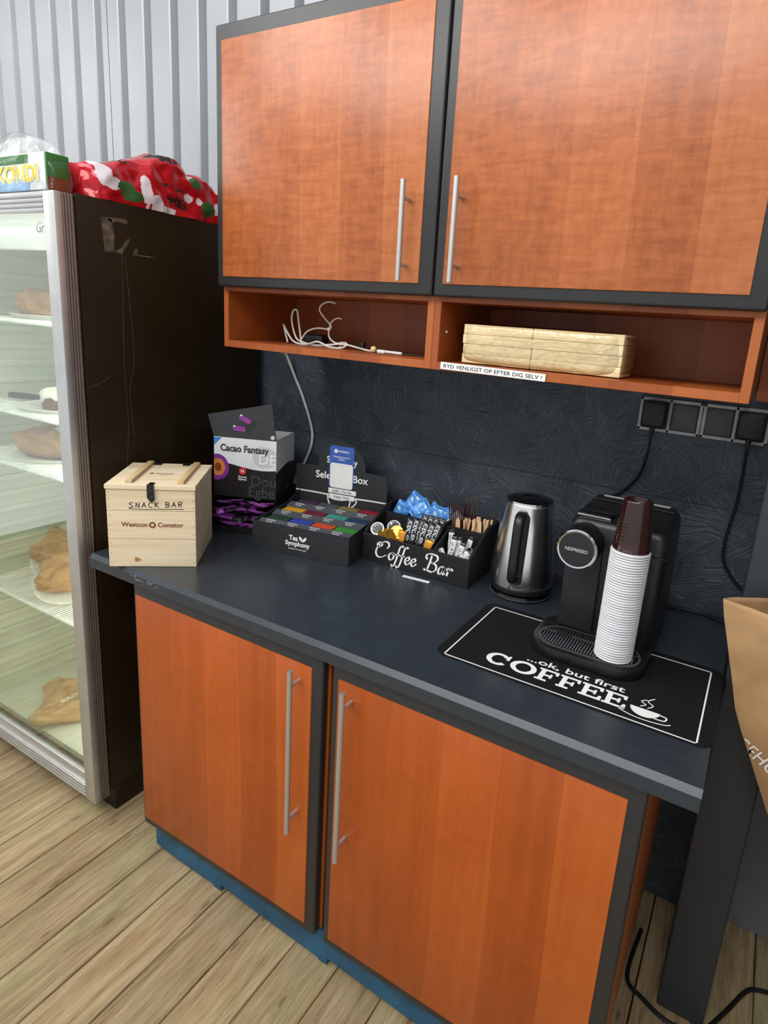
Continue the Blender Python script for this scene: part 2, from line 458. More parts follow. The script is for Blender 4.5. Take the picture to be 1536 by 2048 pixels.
def tag(o, label=None, cat=None, group=None, kind=None):
    if label: o['label'] = label
    if cat: o['category'] = cat
    if group: o['group'] = group
    if kind: o['kind'] = kind
    return o
def thing(name, label, cat, loc=(0, 0, 0), rz=0.0, group=None):
    o = bpy.data.objects.new(name, None); COL.objects.link(o)
    o.empty_display_size = 0.05; o.location = loc; o.rotation_euler = (0, 0, rz)
    return tag(o, label, cat, group)
def copy_tree(root, loc=None, rot=None, label=None, group=None, parent=None):
    c = root.copy(); COL.objects.link(c)
    if parent: c.parent = parent
    if loc is not None: c.location = loc
    if rot is not None: c.rotation_euler = rot
    if label: c['label'] = label
    if group: c['group'] = group
    for ch in list(root.children): copy_tree(ch, parent=c)
    return c

FRONT = Matrix(((1, 0, 0, 0), (0, 0, -1, 0), (0, 1, 0, 0), (0, 0, 0, 1)))   # xy drawing -> xz plane, thickness towards -y
def text(name, s, h, mat, parent, loc, rot=None, bold=0.0, xs=1.0, align='CENTER', thick=0.0004, shear=0.0, mtx=None, spacing=1.0, label=None):
    """flat lettering; drawn facing -y (standing upright) unless mtx is given"""
    cu = bpy.data.curves.new(name, 'FONT'); cu.body = s; cu.size = h * 1.38; cu.align_x = align
    cu.extrude = thick; cu.offset = bold * h; cu.shear = shear; cu.space_character = spacing; cu.resolution_u = 4
    to = bpy.data.objects.new(name + '_curve', cu); COL.objects.link(to)
    dg = bpy.context.evaluated_depsgraph_get()
    me = bpy.data.meshes.new_from_object(to.evaluated_get(dg))
    bpy.data.objects.remove(to, do_unlink=True); bpy.data.curves.remove(cu)
    me.name = name
    me.transform(Matrix.Scale(xs, 4, (1, 0, 0)))
    me.transform(FRONT if mtx is None else mtx)
    me.materials.clear(); me.materials.append(M[mat])
    o = bpy.data.objects.new(name, me); COL.objects.link(o)
    if parent: o.parent = parent
    o.location = loc
    if rot: o.rotation_euler = rot
    if label: o['label'] = label
    return o
def rrect(x0, x1, y0, y1, r, n=6):
    P = []
    for cx, cy, a in ((x1 - r, y1 - r, 0), (x0 + r, y1 - r, 90), (x0 + r, y0 + r, 180), (x1 - r, y0 + r, 270)):
        for i in range(n + 1):
            t = radians(a + 90 * i / n); P.append((cx + r * cos(t), cy + r * sin(t)))
    return P
def ell(cx, cy, rx, ry, n=28, a0=0, a1=360):
    k = n if a1 - a0 == 360 else n + 1
    return [(cx + rx * cos(radians(a0 + (a1 - a0) * i / n)), cy + ry * sin(radians(a0 + (a1 - a0) * i / n))) for i in range(k)]

# ================================================================== SETTING
# floor: boards running away from the camera, 13 cm apart
def build_floor():
    b = B(); b.use('floor')
    rnd = random.Random(3)
    lay = b.bm.faces.layers.float_color if False else None
    cols = []
    x = 0.0364 - 0.1305 * 22
    while x < 3.2:
        n0 = len(b.bm.verts)
        g = rnd.uniform(0.0045, 0.0080)
        dz = rnd.uniform(-0.002, 0.0)
        # slightly wavy edges
        ys = [-2.6 + 0.05 * i for i in range(82)]
        L = []; R = []
        s1 = rnd.random() * 50; wob = rnd.choice((0.0006, 0.0014, 0.0030))
        for y in ys:
            L.append((x + g / 2 + wob * noise.noise((y * 9, s1, 0)), y)); R.append((x + 0.1305 - g / 2 + wob * noise.noise((y * 9, s1, 7)), y))
        top = [[b.bm.verts.new((q[0], q[1], dz)) for q in row] for row in (L, R)]
        mid = [[b.bm.verts.new((q[0] + sx, q[1], dz - 0.0015)) for q in row] for row, sx in ((L, -0.0012), (R, 0.0012))]
        low = [[b.bm.verts.new((q[0] + sx, q[1], -0.028)) for q in row] for row, sx in ((L, -0.0012), (R, 0.0012))]
        fs = []
        for i in range(len(ys) - 1):
            fs.append(b.bm.faces.new((top[0][i], top[1][i], top[1][i + 1], top[0][i + 1])))
            for a, c in ((top, mid), (mid, low)):
                fs.append(b.bm.faces.new((a[1][i], c[1][i], c[1][i + 1], a[1][i + 1])))
                fs.append(b.bm.faces.new((c[0][i], a[0][i], a[0][i + 1], c[0][i + 1])))
        cols.append((len(fs), (rnd.random(), rnd.random(), rnd.random(), 1)))
        x += 0.1305
    nb = len(b.bm.faces)
    b.use('gap'); b.box(-3, 3.3, -2.65, 1.5, -0.05, -0.026)
    o = b.build('floor', None, None, sharp=40, fix=False)
    at = o.data.attributes.new('board', 'FLOAT_COLOR', 'FACE')
    i = 0
    for n, c in cols:
        for k in range(n): at.data[i].color = c; i += 1
    tag(o, kind='structure')
build_floor()

# corrugated steel wall behind everything
b = B()
prof = []
x = -0.6154 - 0.149 * 14
while x < 2.6:
    prof += [(x, 0.836), (x + 0.010, 0.836), (x + 0.017, 0.80), (x + 0.022, 0.797), (x + 0.120, 0.797), (x + 0.126, 0.80)]
    x += 0.149
for (xa, ya), (xb, yb) in zip(prof[:-1], prof[1:]):
    v = [b.bm.verts.new(p) for p in ((xa, ya, -0.03), (xb, yb, -0.03), (xb, yb, 3.4), (xa, ya, 3.4))]
    b.bm.faces.new(v)
b.box(-3, 2.7, 0.85, 0.87, -0.03, 3.4)
tag(b.build('wall_back', 'steel_wall', None, sharp=20, fix=False), kind='structure')
b = B(); b.box(-1.1545, -1.1515, 0.797, 0.801, 0.2, 3.4)
tag(b.build('trim_1', 'ink_grey'), kind='structure')
# painted strand-board splashback, in two sheets that meet in a fine seam
b = B(); b.box(-0.45, 1.47, 0.70, 0.72, 0.0, 1.180, 0.0012, 1); b.box(-0.45, 1.47, 0.70, 0.72, 1.1805, 1.66, 0.0012, 1)
tag(b.build('wall_splashback', 'osb'), kind='structure')
b = B(); b.box(1.342, 1.75, 0.684, 0.699, 1.452, 2.3, 0.001, 1)
tag(b.build('trim_2', 'carcass'), kind='structure')
b = B(); b.box(1.40, 3.0, 0.733, 0.76, 0.0, 2.6)
b.box(1.80, 1.84, -0.2, 0.733, 0.0, 2.6)  # unseen side wall, added to shade the corner by the post
tag(b.build('wall_right_and_shade_wall', 'grey_panel'), kind='structure')

# post right of the worktop
b = B(); b.box(1.393, 1.497, 0.385, 0.485, 0.0, 3.2, 0.006, 3)
tag(b.build('steel_post', 'post'), 'dark grey square steel post standing right of the worktop', 'post')

# ================================================================== BASE CABINETS
def bar_handle(parent, z0, z1, x, y0, out, r, post):
    b = B(); b.cyl((x, y0 - out, z0), (x, y0 - out, z1), r, 20)
    ins = (z1 - z0) * post
    for z in (z0 + ins, z1 - ins): b.cyl((x, y0 + 0.002, z), (x, y0 - out, z), r * 0.72, 14)
    return b.build('handle', 'brushed', parent)

def base_cabinet(name, label, x0, x1, cx0, cx1, px0, px1, hx):
    t = thing(name, label, 'cabinet', ((x0 + x1) / 2, 0, 0.0993), 0, 'base cabinets under the worktop')
    ox = (x0 + x1) / 2; oz = 0.0993
    b = B(); b.box(cx0 - ox, cx1 - ox, 0.024, 0.68, 0.004, 0.8585 - oz, 0.001, 1)
    b.build('carcass', 'carcass', t)
    b = B(); b.box(x0 - ox, x1 - ox, 0.0, 0.023, 0, 0.8537 - oz, 0.006, 3)
    d = b.build('door', 'frame', t)
    d['label'] = 'charcoal edged cabinet door'
    b = B(); b.box(px0 - ox, px1 - ox, -0.0035, 0.006, 0.124 - oz, 0.8262 - oz, 0.002, 2)
    p = b.build('door_panel', 'door_low', d); p['label'] = 'orange cherry veneer panel'
    h = bar_handle(d, 0.402 - oz, 0.825 - oz, hx - ox, -0.003, 0.034, 0.0062, 0.09)
    h['label'] = 'long brushed steel bar handle'
    return t
base_cabinet('base_cabinet', 'left cherry base cabinet, below the wooden crate, with its bar handle at the right', 0.0, 0.6375, 0.004, 0.6415, 0.0105, 0.609, 0.577)
base_cabinet('base_cabinet', 'right cherry base cabinet, below the coffee mat, with its bar handle at the left', 0.6636, 1.3137, 0.6495, 1.311, 0.681, 1.285, 0.718)

# blue plinth, with little feet along its lower edge
b = B()
pl = [(0.02, 0.098), (0.02, 0.012), (0.12, 0.006), (0.262, 0.007), (0.262, 0.0005), (0.290, 0.0005), (0.290, 0.022), (0.42, 0.014), (0.635, 0.006), (0.635, 0.0005), (0.662, 0.0005), (0.662, 0.022), (0.9, 0.012), (1.30, 0.004), (1.30, 0.098)]
b.prism(pl, 0, 0.018, Matrix.Translation((0, 0.042, 0)) @ FRONT)
b.box(0.02, 0.05, 0.0425, 0.66, 0.0, 0.098); b.box(1.27, 1.30, 0.0425, 0.66, 0.0, 0.098)
tag(b.build('plinth', 'blue_plinth'), 'blue painted plinth board under both base cabinets', 'plinth')

# worktop
b = B()
pr = [(-0.013, 0.862), (-0.013, 0.889), (-0.004, 0.9), (0.698, 0.9), (0.698, 0.862)]
v0 = [b.bm.verts.new((-0.165, y, z)) for y, z in pr]; v1 = [b.bm.verts.new((1.389, y, z)) for y, z in pr]
b.bm.faces.new(v0); b.bm.faces.new(v1[::-1])
for i in range(5): b.bm.faces.new((v0[i], v1[i], v1[(i + 1) % 5], v0[(i + 1) % 5]))
wt = thing('worktop', 'long dark slate worktop with a chamfered front edge', 'worktop', (0, 0, 0))
b.build('top', 'worktop', wt, sharp=15)
# worn paint chips on the front edge
b = B(); rnd = random.Random(5)
for i in range(26):
    cx = 0.055 + rnd.gauss(0, 0.022); s = rnd.uniform(0.0015, 0.005)
    z = rnd.uniform(0.874, 0.888)
    b.prism([(cx + s * cos(a) * rnd.uniform(.6, 1.6), z + s * sin(a) * 0.6 * rnd.uniform(.5, 1)) for a in (0, 1.1, 2.2, 3.3, 4.4, 5.4)], 0.0, 0.0004, Matrix.Translation((0, -0.013, 0)) @ FRONT)
w = b.build('worn_patch', 'grey_panel', wt); w['label'] = 'worn pale chips in the paint of the front edge'

# ================================================================== WALL CABINETS
def wall_cabinet(name, label, x0, x1, cx0, cx1, px0, px1, hx, ztop):
    ox = (x0 + x1) / 2; oy = 0.278; oz = 1.4733
    t = thing(name, label, 'cabinet', (ox, oy, oz), 0, 'wall cabinets above the worktop')
    T = 0.017; f = 0.0215; back = 0.578 - oy
    b = B()
    a0, a1 = cx0 - ox, cx1 - ox; H = ztop - 0.012 - oz
    b.box(a0, a0 + T, f, 0.42, 0, H, 0.0006, 1); b.box(a1 - T, a1, f, 0.42, 0, H, 0.0006, 1)
    b.box(a0 + T, a1 - T, f, back, 0.0, 0.018, 0.0006, 1)
    b.box(a0 + T, a1 - T, f, back, 0.150, 0.168)
    b.box(a0 + T, a1 - T, back, back + 0.01, 0.0, H)
    b.box(a0 + T, a1 - T, f, back, H - 0.018, H)
    # screw holes of the side panels
    c = b.build('carcass', 'carcass', t); c['label'] = 'cherry carcass with an open shelf below the door'
    b = B(); b.box(x0 - ox, x1 - ox, 0.0, 0.021, 1.633 - oz, ztop - oz, 0.006, 3)
    d = b.build('door', 'frame', t); d['label'] = 'charcoal edged cabinet door'
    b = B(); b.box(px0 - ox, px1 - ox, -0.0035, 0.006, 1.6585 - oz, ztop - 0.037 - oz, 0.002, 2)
    p = b.build('door_panel', 'door', d); p['label'] = 'orange figured cherry veneer panel with hall sheen painted in'
    h = bar_handle(d, 1.660 - oz, 1.8655 - oz, hx - ox, -0.003, 0.034, 0.0060, 0.17)
    h['label'] = 'brushed steel bar handle'
    return t
wc1 = wall_cabinet('wall_cabinet', 'left wall cabinet with white cords in its open shelf', 0.0195, 0.6838, 0.0205, 0.6825, 0.0435, 0.650, 0.6178, 2.252)
wc2 = wall_cabinet('wall_cabinet', 'right wall cabinet with wrapped napkins in its open shelf', 0.6878, 1.340, 0.683, 1.339, 0.711, 1.309, 0.745, 2.268)
# printed strip stuck on the shelf edge
b = B(); b.box(-0.124, 0.124, -0.0012, 0.0, -0.0078, 0.0078)
st = b.build('label_strip', 'white', wc2, loc=(0.8345 - 1.0139, 0.0205, 0.0095), rot=(0, radians(0.8), 0))
st['label'] = 'white printed strip on the shelf edge'
text('lettering', 'RYD VENLIGST OP EFTER DIG SELV !', 0.0085, 'ink_black', st, (0, -0.0014, -0.0042), xs=1.24)
b = B(); b.lathe([(0, 0), (0.003, 0), (0.0025, 0.002), (0, 0.002)], 12, Matrix.Rotation(radians(90), 4, 'Y'))
b.build('screw_cap', 'white', wc2, loc=(0.7002 - 1.0139, 0.055, 0.085))

# ================================================================== FRIDGE
FR = thing('display_fridge', 'tall dark brown drinks fridge with an aluminium framed glass door', 'fridge', (-0.53, 0.0, 0.0))
fx = 0.53
def fb(b, x0, x1, y0, y1, z0, z1, bev=0.0): b.box(x0 + fx, x1 + fx, y0, y1, z0, z1, bev)
b = B()
fb(b, -0.225, -0.205, 0.034, 0.66, 0.085, 1.826, 0.002)
fb(b, -0.98, -0.96, 0.034, 0.66, 0.085, 1.826, 0.002)
fb(b, -0.96, -0.225, 0.034, 0.66, 1.795, 1.826)
fb(b, -0.96, -0.225, 0.63, 0.66, 0.085, 1.795)
fb(b, -0.96, -0.225, 0.034, 0.63, 0.085, 0.118)
body = b.build('body', 'brown_fridge', FR)
# tape remains and scratches on the side (plane x = -0.205)
b = B()
def side_poly(b, pts, t=0.0006):
    P = [(y, z) for y, z in pts]
    b.prism(P, 0, t, Matrix(((0, 0, 1, -0.2052 + fx), (1, 0, 0, 0), (0, 1, 0, 0), (0, 0, 0, 1))))
side_poly(b, [(0.098, 1.782), (0.128, 1.781), (0.134, 1.745), (0.131, 1.699), (0.1055, 1.698)])
side_poly(b, [(0.112, 1.784), (0.172, 1.787), (0.174, 1.776), (0.140, 1.777), (0.128, 1.772)])
side_poly(b, [(0.131, 1.701), (0.153, 1.698), (0.168, 1.715), (0.179, 1.738), (0.172, 1.740), (0.152, 1.712)])
side_poly(b, [(0.186, 1.701), (0.200, 1.702), (0.203, 1.713), (0.197, 1.720)])
side_poly(b, [(0.186, 1.699), (0.256, 1.699), (0.256, 1.702), (0.186, 1.702)])
tp = b.build('tape_residue', 'tape', body); tp['label'] = 'torn grey remains of tape'
b = B()
for pts in ([(0.155, 1.70), (0.150, 1.55), (0.146, 1.40), (0.150, 1.25), (0.140, 1.10)], [(0.163, 1.69), (0.172, 1.55), (0.178, 1.42), (0.160, 1.33), (0.168, 1.20)],
            [(0.030, 1.342), (0.06, 1.352), (0.085, 1.362)], [(0.085, 1.362), (0.112, 1.380)]):
    b.ribbon(pts, 0.0007, 0, 0.0004, Matrix(((0, 0, 1, -0.2050 + fx), (1, 0, 0, 0), (0, 1, 0, 0), (0, 0, 0, 1))))
b.build('scratch', 'tape', body)
b = B(); b.use('liner')
# liner with moulded ribs on the left wall
fb(b, -0.96, -0.948, 0.036, 0.62, 0.118, 1.795)
z = 0.17
while z < 1.75:
    b.box(-0.9485 + fx, -0.940 + fx, 0.06, 0.60, z, z + 0.022, 0.004)
    z += 0.058
fb(b, -0.948, -0.237, 0.612, 0.63, 0.118, 1.795)
fb(b, -0.237, -0.225, 0.036, 0.62, 0.118, 1.795)
fb(b, -0.948, -0.237, 0.036, 0.612, 0.118, 0.140)
fb(b, -0.948, -0.237, 0.036, 0.612, 1.775, 1.795)
ln = b.build('liner', None, FR); ln['label'] = 'pale green ribbed inner lining'
b = B(); fb(b, -0.94, -0.24, 0.05, 0.075, 1.695, 1.775, 0.004)
hd = b.build('light_panel', 'white', FR); hd['label'] = 'white header strip behind the top of the glass'
text('lettering', 'Grøn', 0.028, 'ink_grey', hd, (-0.378 + fx, 0.0495, 1.738), shear=0.3, xs=0.9)
b = B(); fb(b, -0.98, -0.205, 0.045, 0.64, 0.0, 0.086, 0.003)
bs = b.build('base', 'brown_fridge', FR)
# door
b = B(); b.use('alu')
X0, X1, Z0, Z1 = -0.978, -0.205, 0.066, 1.822
fwid = 0.048
fb(b, X1 - fwid, X1, -0.020, 0.0, Z0, Z1, 0.003); fb(b, X0, X0 + fwid, -0.020, 0.0, Z0, Z1, 0.003)
fb(b, X0 + fwid, X1 - fwid, -0.017, 0.0, Z1 - 0.047, Z1, 0.002); fb(b, X0 + fwid, X1 - fwid, -0.017, 0.0, Z0, Z0 + 0.052, 0.002)
for i in range(4):   # ribs along the top and bottom rails
    zt = Z1 - 0.006 - 0.0115 * i
    b.box(X0 + fwid + fx, X1 - fwid + fx, -0.0205, -0.016, zt - 0.0075, zt, 0.001)
    zb = Z0 + 0.006 + 0.0115 * i
    b.box(X0 + fwid + fx, X1 - fwid + fx, -0.0205, -0.016, zb, zb + 0.0075, 0.001)
fb(b, X0 + fwid, X1 - fwid, -0.012, 0.0, Z0 + 0.052, Z0 + 0.082, 0.002)
b.use('alu_brown')   # ribbed side of the door
b.box(X1 - 0.03 + fx, X1 - 0.004 + fx, 0.0, 0.03, Z0, Z1)
for i in range(4):
    b.box(X1 - 0.006 + fx, X1 - 0.0003 + fx, 0.0005 + 0.0072 * i, 0.0055 + 0.0072 * i, Z0 + 0.001, Z1 - 0.001, 0.0012)
b.box(X0 + 0.004 + fx, X0 + 0.03 + fx, 0.0, 0.03, Z0, Z1); b.box(X0 + fx + 0.03, X1 + fx - 0.03, 0.0, 0.03, Z1 - 0.03, Z1 - 0.003); b.box(X0 + fx + 0.03, X1 + fx - 0.03, 0.0, 0.03, Z0 + 0.003, Z0 + 0.03)
dr = b.build('door', None, FR, sharp=30); dr['label'] = 'ribbed aluminium door frame'
b = B(); fb(b, X0 + fwid - 0.004, X1 - fwid + 0.004, -0.008, -0.004, Z0 + 0.05, Z1 - 0.045)
b.build('glass_pane', 'glass', dr)
b = B(); fb(b, X1 - 0.02, X1 - 0.004, 0.028, 0.036, Z0 + 0.01, Z1 - 0.01, 0.002)
b.build('gasket', 'black', dr)
def wire_shelf(z):
    b = B()
    for y, r in ((0.062, 0.0048), (0.07, 0.004), (0.33, 0.004), (0.59, 0.004)): b.cyl((-0.937 + fx, y, z - 0.004), (-0.239 + fx, y, z - 0.004), r, 8)
    n = 55
    for i in range(n):
        x = -0.935 + 0.694 * i / (n - 1)
        b.cyl((x + fx, 0.066, z + 0.0005), (x + fx, 0.592, z + 0.0005), 0.0019, 6)
    o = b.build('wire_shelf', 'white_wire', FR); return o
for z in (1.50, 1.222, 1.052, 0.582): wire_shelf(z)
# upright lamp tube in the front right corner, behind the door frame
b = B(); b.cyl((-0.246 + fx, 0.050, 0.20), (-0.246 + fx, 0.050, 1.70), 0.006, 12)
b.build('lamp_tube', 'white', FR)
for (ly, ls, le, lt) in ((0.064, 1.5, 5.0, (-0.85, 0.42)), ):
    l = bpy.data.lights.new('fridge_lamp', 'AREA'); l.shape = 'RECTANGLE'; l.size = 0.03; l.size_y = ls; l.energy = le; l.color = (0.98, 1.0, 0.92)
    o = bpy.data.objects.new('fridge_lamp', l); COL.objects.link(o); o.parent = FR; o.location = (-0.262 + fx, ly, 0.95)
    o.rotation_euler = Vector((lt[0] + 0.262, lt[1] - ly, 0)).to_track_quat('-Z', 'Y').to_euler()
l = bpy.data.lights.new('fridge_lamp', 'AREA'); l.shape = 'RECTANGLE'; l.size = 0.5; l.size_y = 0.06; l.energy = 0.4; l.color = (0.98, 1.0, 0.94)
o = bpy.data.objects.new('fridge_lamp', l); COL.objects.link(o); o.parent = FR; o.location = (0.0, 0.02, 1.765); o.rotation_euler = (radians(-20), 0, 0)

# ------------------------------------------------ fridge contents
def paper_bag_lump(name, label, cat, loc, rz, L, Wd, H, seed, mat='kraft_dark', group=None, tilt=(0, 0), plate=None, sticker=False, print_=False):
    t = thing(name, label, cat, loc, rz, group)
    t.rotation_euler = (tilt[0], tilt[1], rz)
    def fn(u, v):
        a = 2 * pi * u; ph = pi * v - pi / 2
        cx = cos(ph); s = lambda q, e: math.copysign(abs(q) ** e, q)
        x = L / 2 * s(cx, 0.45) * s(cos(a), 0.42) * (1 + 0.10 * sin(3 * a + seed)); y = Wd / 2 * s(cx, 0.45) * s(sin(a), 0.42)
        z = H / 2 + H / 2 * s(sin(ph), 0.75)
        z *= (1 - 0.45 * max(0, x / (L / 2)) ** 2)
        n = noise.noise_vector(Vector((x * 16 + seed, y * 16, z * 16))) * 0.014
        for sc_, am in ((22, 0.026), (48, 0.012)):
            q = abs(noise.noise(Vector((x * sc_ + seed * 1.7, y * sc_ - seed, z * sc_)))); n += Vector((cos(a) * cx, sin(a) * cx, 0.9)) * (q - 0.22) * am
        p = Vector((x, y, z)) + n
        p.z = max(p.z, 0.0005)
        return p
    b = B(); b.grid(fn, 60, 30, wrapu=True)
    b.build('paper', mat, t, sharp=14, weld=True)
    if sticker:
        b = B(); b.box(-0.028, 0.028, -0.018, 0.018, 0, 0.0012)
        st = b.build('sticker', 'white', t, loc=(L * 0.18, -Wd * 0.12, H * 0.93), rot=(0.35, 0.15, 0.1))
        st['label'] = 'small white sticker'
    if print_:
        text('lettering', 'BAGEHUSET', 0.022, 'ink_white', t, (0.0, -0.02, H * 1.06), mtx=Matrix.Identity(4), rot=(0.0, 0, 0.5), label='white printed lettering')
    return t
def plate(label, loc, R, rot=(0, 0, 0), group=None):
    prof = [(0, 0.0), (R * 0.84, 0.0), (R * 0.90, 0.004), (R * 0.97, 0.011), (R, 0.012), (R, 0.0135), (R * 0.96, 0.013), (R * 0.88, 0.0065), (R * 0.83, 0.0018), (0, 0.0018)]
    b = B(); b.lathe(prof, 48)
    o = b.build('paper_plate', 'plate', None, loc=loc, rot=rot, sharp=50)
    return tag(o, label, 'plate', group)
S1, S2, S3, S4, S5 = 1.503, 1.225, 1.055, 0.585, 0.141
plate('white paper plate on the top wire shelf of the fridge', (-0.66, 0.23, S1), 0.13, group='plates in the fridge')
paper_bag_lump('bakery_bag', 'brown bakery bag with a white sticker on the top wire shelf', 'bag', (-0.66, 0.23, S1 + 0.003), 0.5, 0.20, 0.13, 0.085, 3, sticker=True, group='bakery bags in the fridge')
plate('white paper plate on the third wire shelf of the fridge', (-0.672, 0.21, S3), 0.14, group='plates in the fridge')
paper_bag_lump('bakery_bag', 'brown bakery bag with a white sticker on the third wire shelf', 'bag', (-0.672, 0.21, S3 + 0.003), 0.3, 0.21, 0.16, 0.095, 8, sticker=True, group='bakery bags in the fridge')
def tilted(pl_label, bag_label, c, R, rx, ry, rz, seed):
    plate(pl_label, c, R, (rx, ry, 0), 'plates in the fridge')
    n = Euler((rx, ry, 0)).to_matrix() @ Vector((0, 0, 1))
    t = paper_bag_lump('bakery_bag', bag_label, 'bag', Vector(c) + n * 0.004, rz, R * 1.62, R * 1.25, 0.085, seed, group='bakery bags in the fridge')
    t.rotation_euler = (Euler((rx, ry, 0)).to_matrix() @ Matrix.Rotation(rz, 3, 'Z')).to_euler()
tilted('tilted white paper plate behind another on the fourth wire shelf', 'brown bakery bag lying on the rear plate of the fourth wire shelf', (-0.775, 0.27, S4 + 0.057), 0.115, radians(22), radians(14), 0.4, 14)
tilted('tilted white paper plate in front on the fourth wire shelf', 'brown bakery bag lying on the front plate of the fourth wire shelf', (-0.590, 0.175, S4 + 0.058), 0.112, radians(22), radians(20), 0.9, 21)
paper_bag_lump('bakery_bag', 'large brown paper bag with white lettering on the fridge floor', 'bag', (-0.58, 0.20, S5), 0.9, 0.34, 0.24, 0.06, 33, mat='kraft', print_=True, group='bakery bags in the fridge')
plate('white paper plate under the iced cake in the fridge', (-0.60, 0.21, S2), 0.14, group='plates in the fridge')
ck = thing('iced_cake', 'chocolate cake with dripping white icing in the fridge', 'cake', (-0.60, 0.20, S2 + 0.0035))
b = B(); b.lathe([(0, 0), (0.062, 0), (0.06, 0.045), (0.05, 0.055), (0, 0.056)], 28); b.build('sponge', 'cake', ck, sharp=60)
def icing(u, v):
    a = 2 * pi * u; drip = 0.018 + 0.014 * max(0, sin(a * 7 + 1.3)) + 0.006 * sin(a * 3)
    if v < 0.5: r = 0.058 * v * 2; return Vector((r * cos(a), r * sin(a), 0.064 - 0.006 * (v * 2) ** 2 + 0.004 * sin(a * 5)))
    k = (v - 0.5) * 2; r = 0.058 + 0.008 * sin(pi * min(1, k * 0.8)); return Vector((r * cos(a), r * sin(a), 0.058 - drip * k))
b = B(); b.grid(icing, 56, 12, wrapu=True); b.build('icing', 'cream', ck, sharp=0, weld=True)
kn = thing('cake_server', 'cake server with a black handle on the second wire shelf', 'server', (-0.77, 0.20, S2 + 0.002), 0.25)
b = B(); b.tube([(-0.10, 0, 0.014), (-0.04, 0, 0.016), (0.02, 0, 0.014)], 0.011, 10); b.build('handle', 'black', kn)
b = B(); b.tube([(0.02, 0, 0.014), (0.04, 0, 0.012), (0.055, 0, 0.018)], 0.004, 8)
b.prism([(0.05, -0.012), (0.09, -0.03), (0.16, -0.015), (0.17, 0), (0.16, 0.015), (0.09, 0.03), (0.05, 0.012)], 0.016, 0.0176); b.build('blade', 'chrome', kn)

# ------------------------------------------------ on top of the fridge
FT = 1.826
kd = thing('carton_pack', 'white and green drink cartons with yellow lettering shrink-wrapped on the fridge', 'carton', (-0.465, -0.012, FT + 0.0005))
b = B(); b.use('carton_white'); b.box(-0.24, 0.218, 0.0, 0.058, 0.0, 0.085, 0.002)
b.use('carton_green'); b.box(0.2182, 0.2245, 0.001, 0.057, 0.012, 0.084, 0.001)
b.use('carton_blue'); b.box(-0.238, 0.15, -0.0008, 0.0, 0.0, 0.028); b.use('carton_green'); b.box(-0.238, 0.15, -0.0008, 0.0, 0.062, 0.082)
b.use('brown_print'); b.box(0.2246, 0.2255, 0.001, 0.057, 0.0, 0.030)
b.build('carton', None, kd)
text('lettering', 'KONDI', 0.0405, 'ink_white', kd, (0.098, -0.0012, 0.020), bold=0.05, xs=1.05, label='white outline of the lettering')
text('lettering', 'KONDI', 0.0385, 'yellow_print', kd, (0.098, -0.0020, 0.0210), bold=0.03, xs=1.08, label='yellow printed lettering')
def kwrap(u, v):
    a = 2 * pi * u
    s = lambda q: math.copysign(abs(q) ** 0.35, q)
    ph = v * pi / 2; k = cos(ph) ** 0.35 if v < 1 else 0
    x = 0.243 * s(cos(a)) * k; y = 0.034 * s(sin(a)) * k + 0.029
    z = 0.093 * sin(ph) ** 0.5 if v > 0 else 0.001
    top = max(0, v - 0.45)
    z += top * 0.11 * max(0, noise.noise((x * 7 + 3.1, y * 9, 1.7)) + 0.35)
    n = noise.noise_vector(Vector((x * 26, y * 26, z * 26))) * 0.006
    return Vector((x, y, max(0.0008, z + n.z))) + Vector((n.x, n.y, 0))
b = B(); b.grid(kwrap, 80, 28, wrapu=True); b.build('plastic_wrap', 'wrap_thin', kd, sharp=0, weld=True)

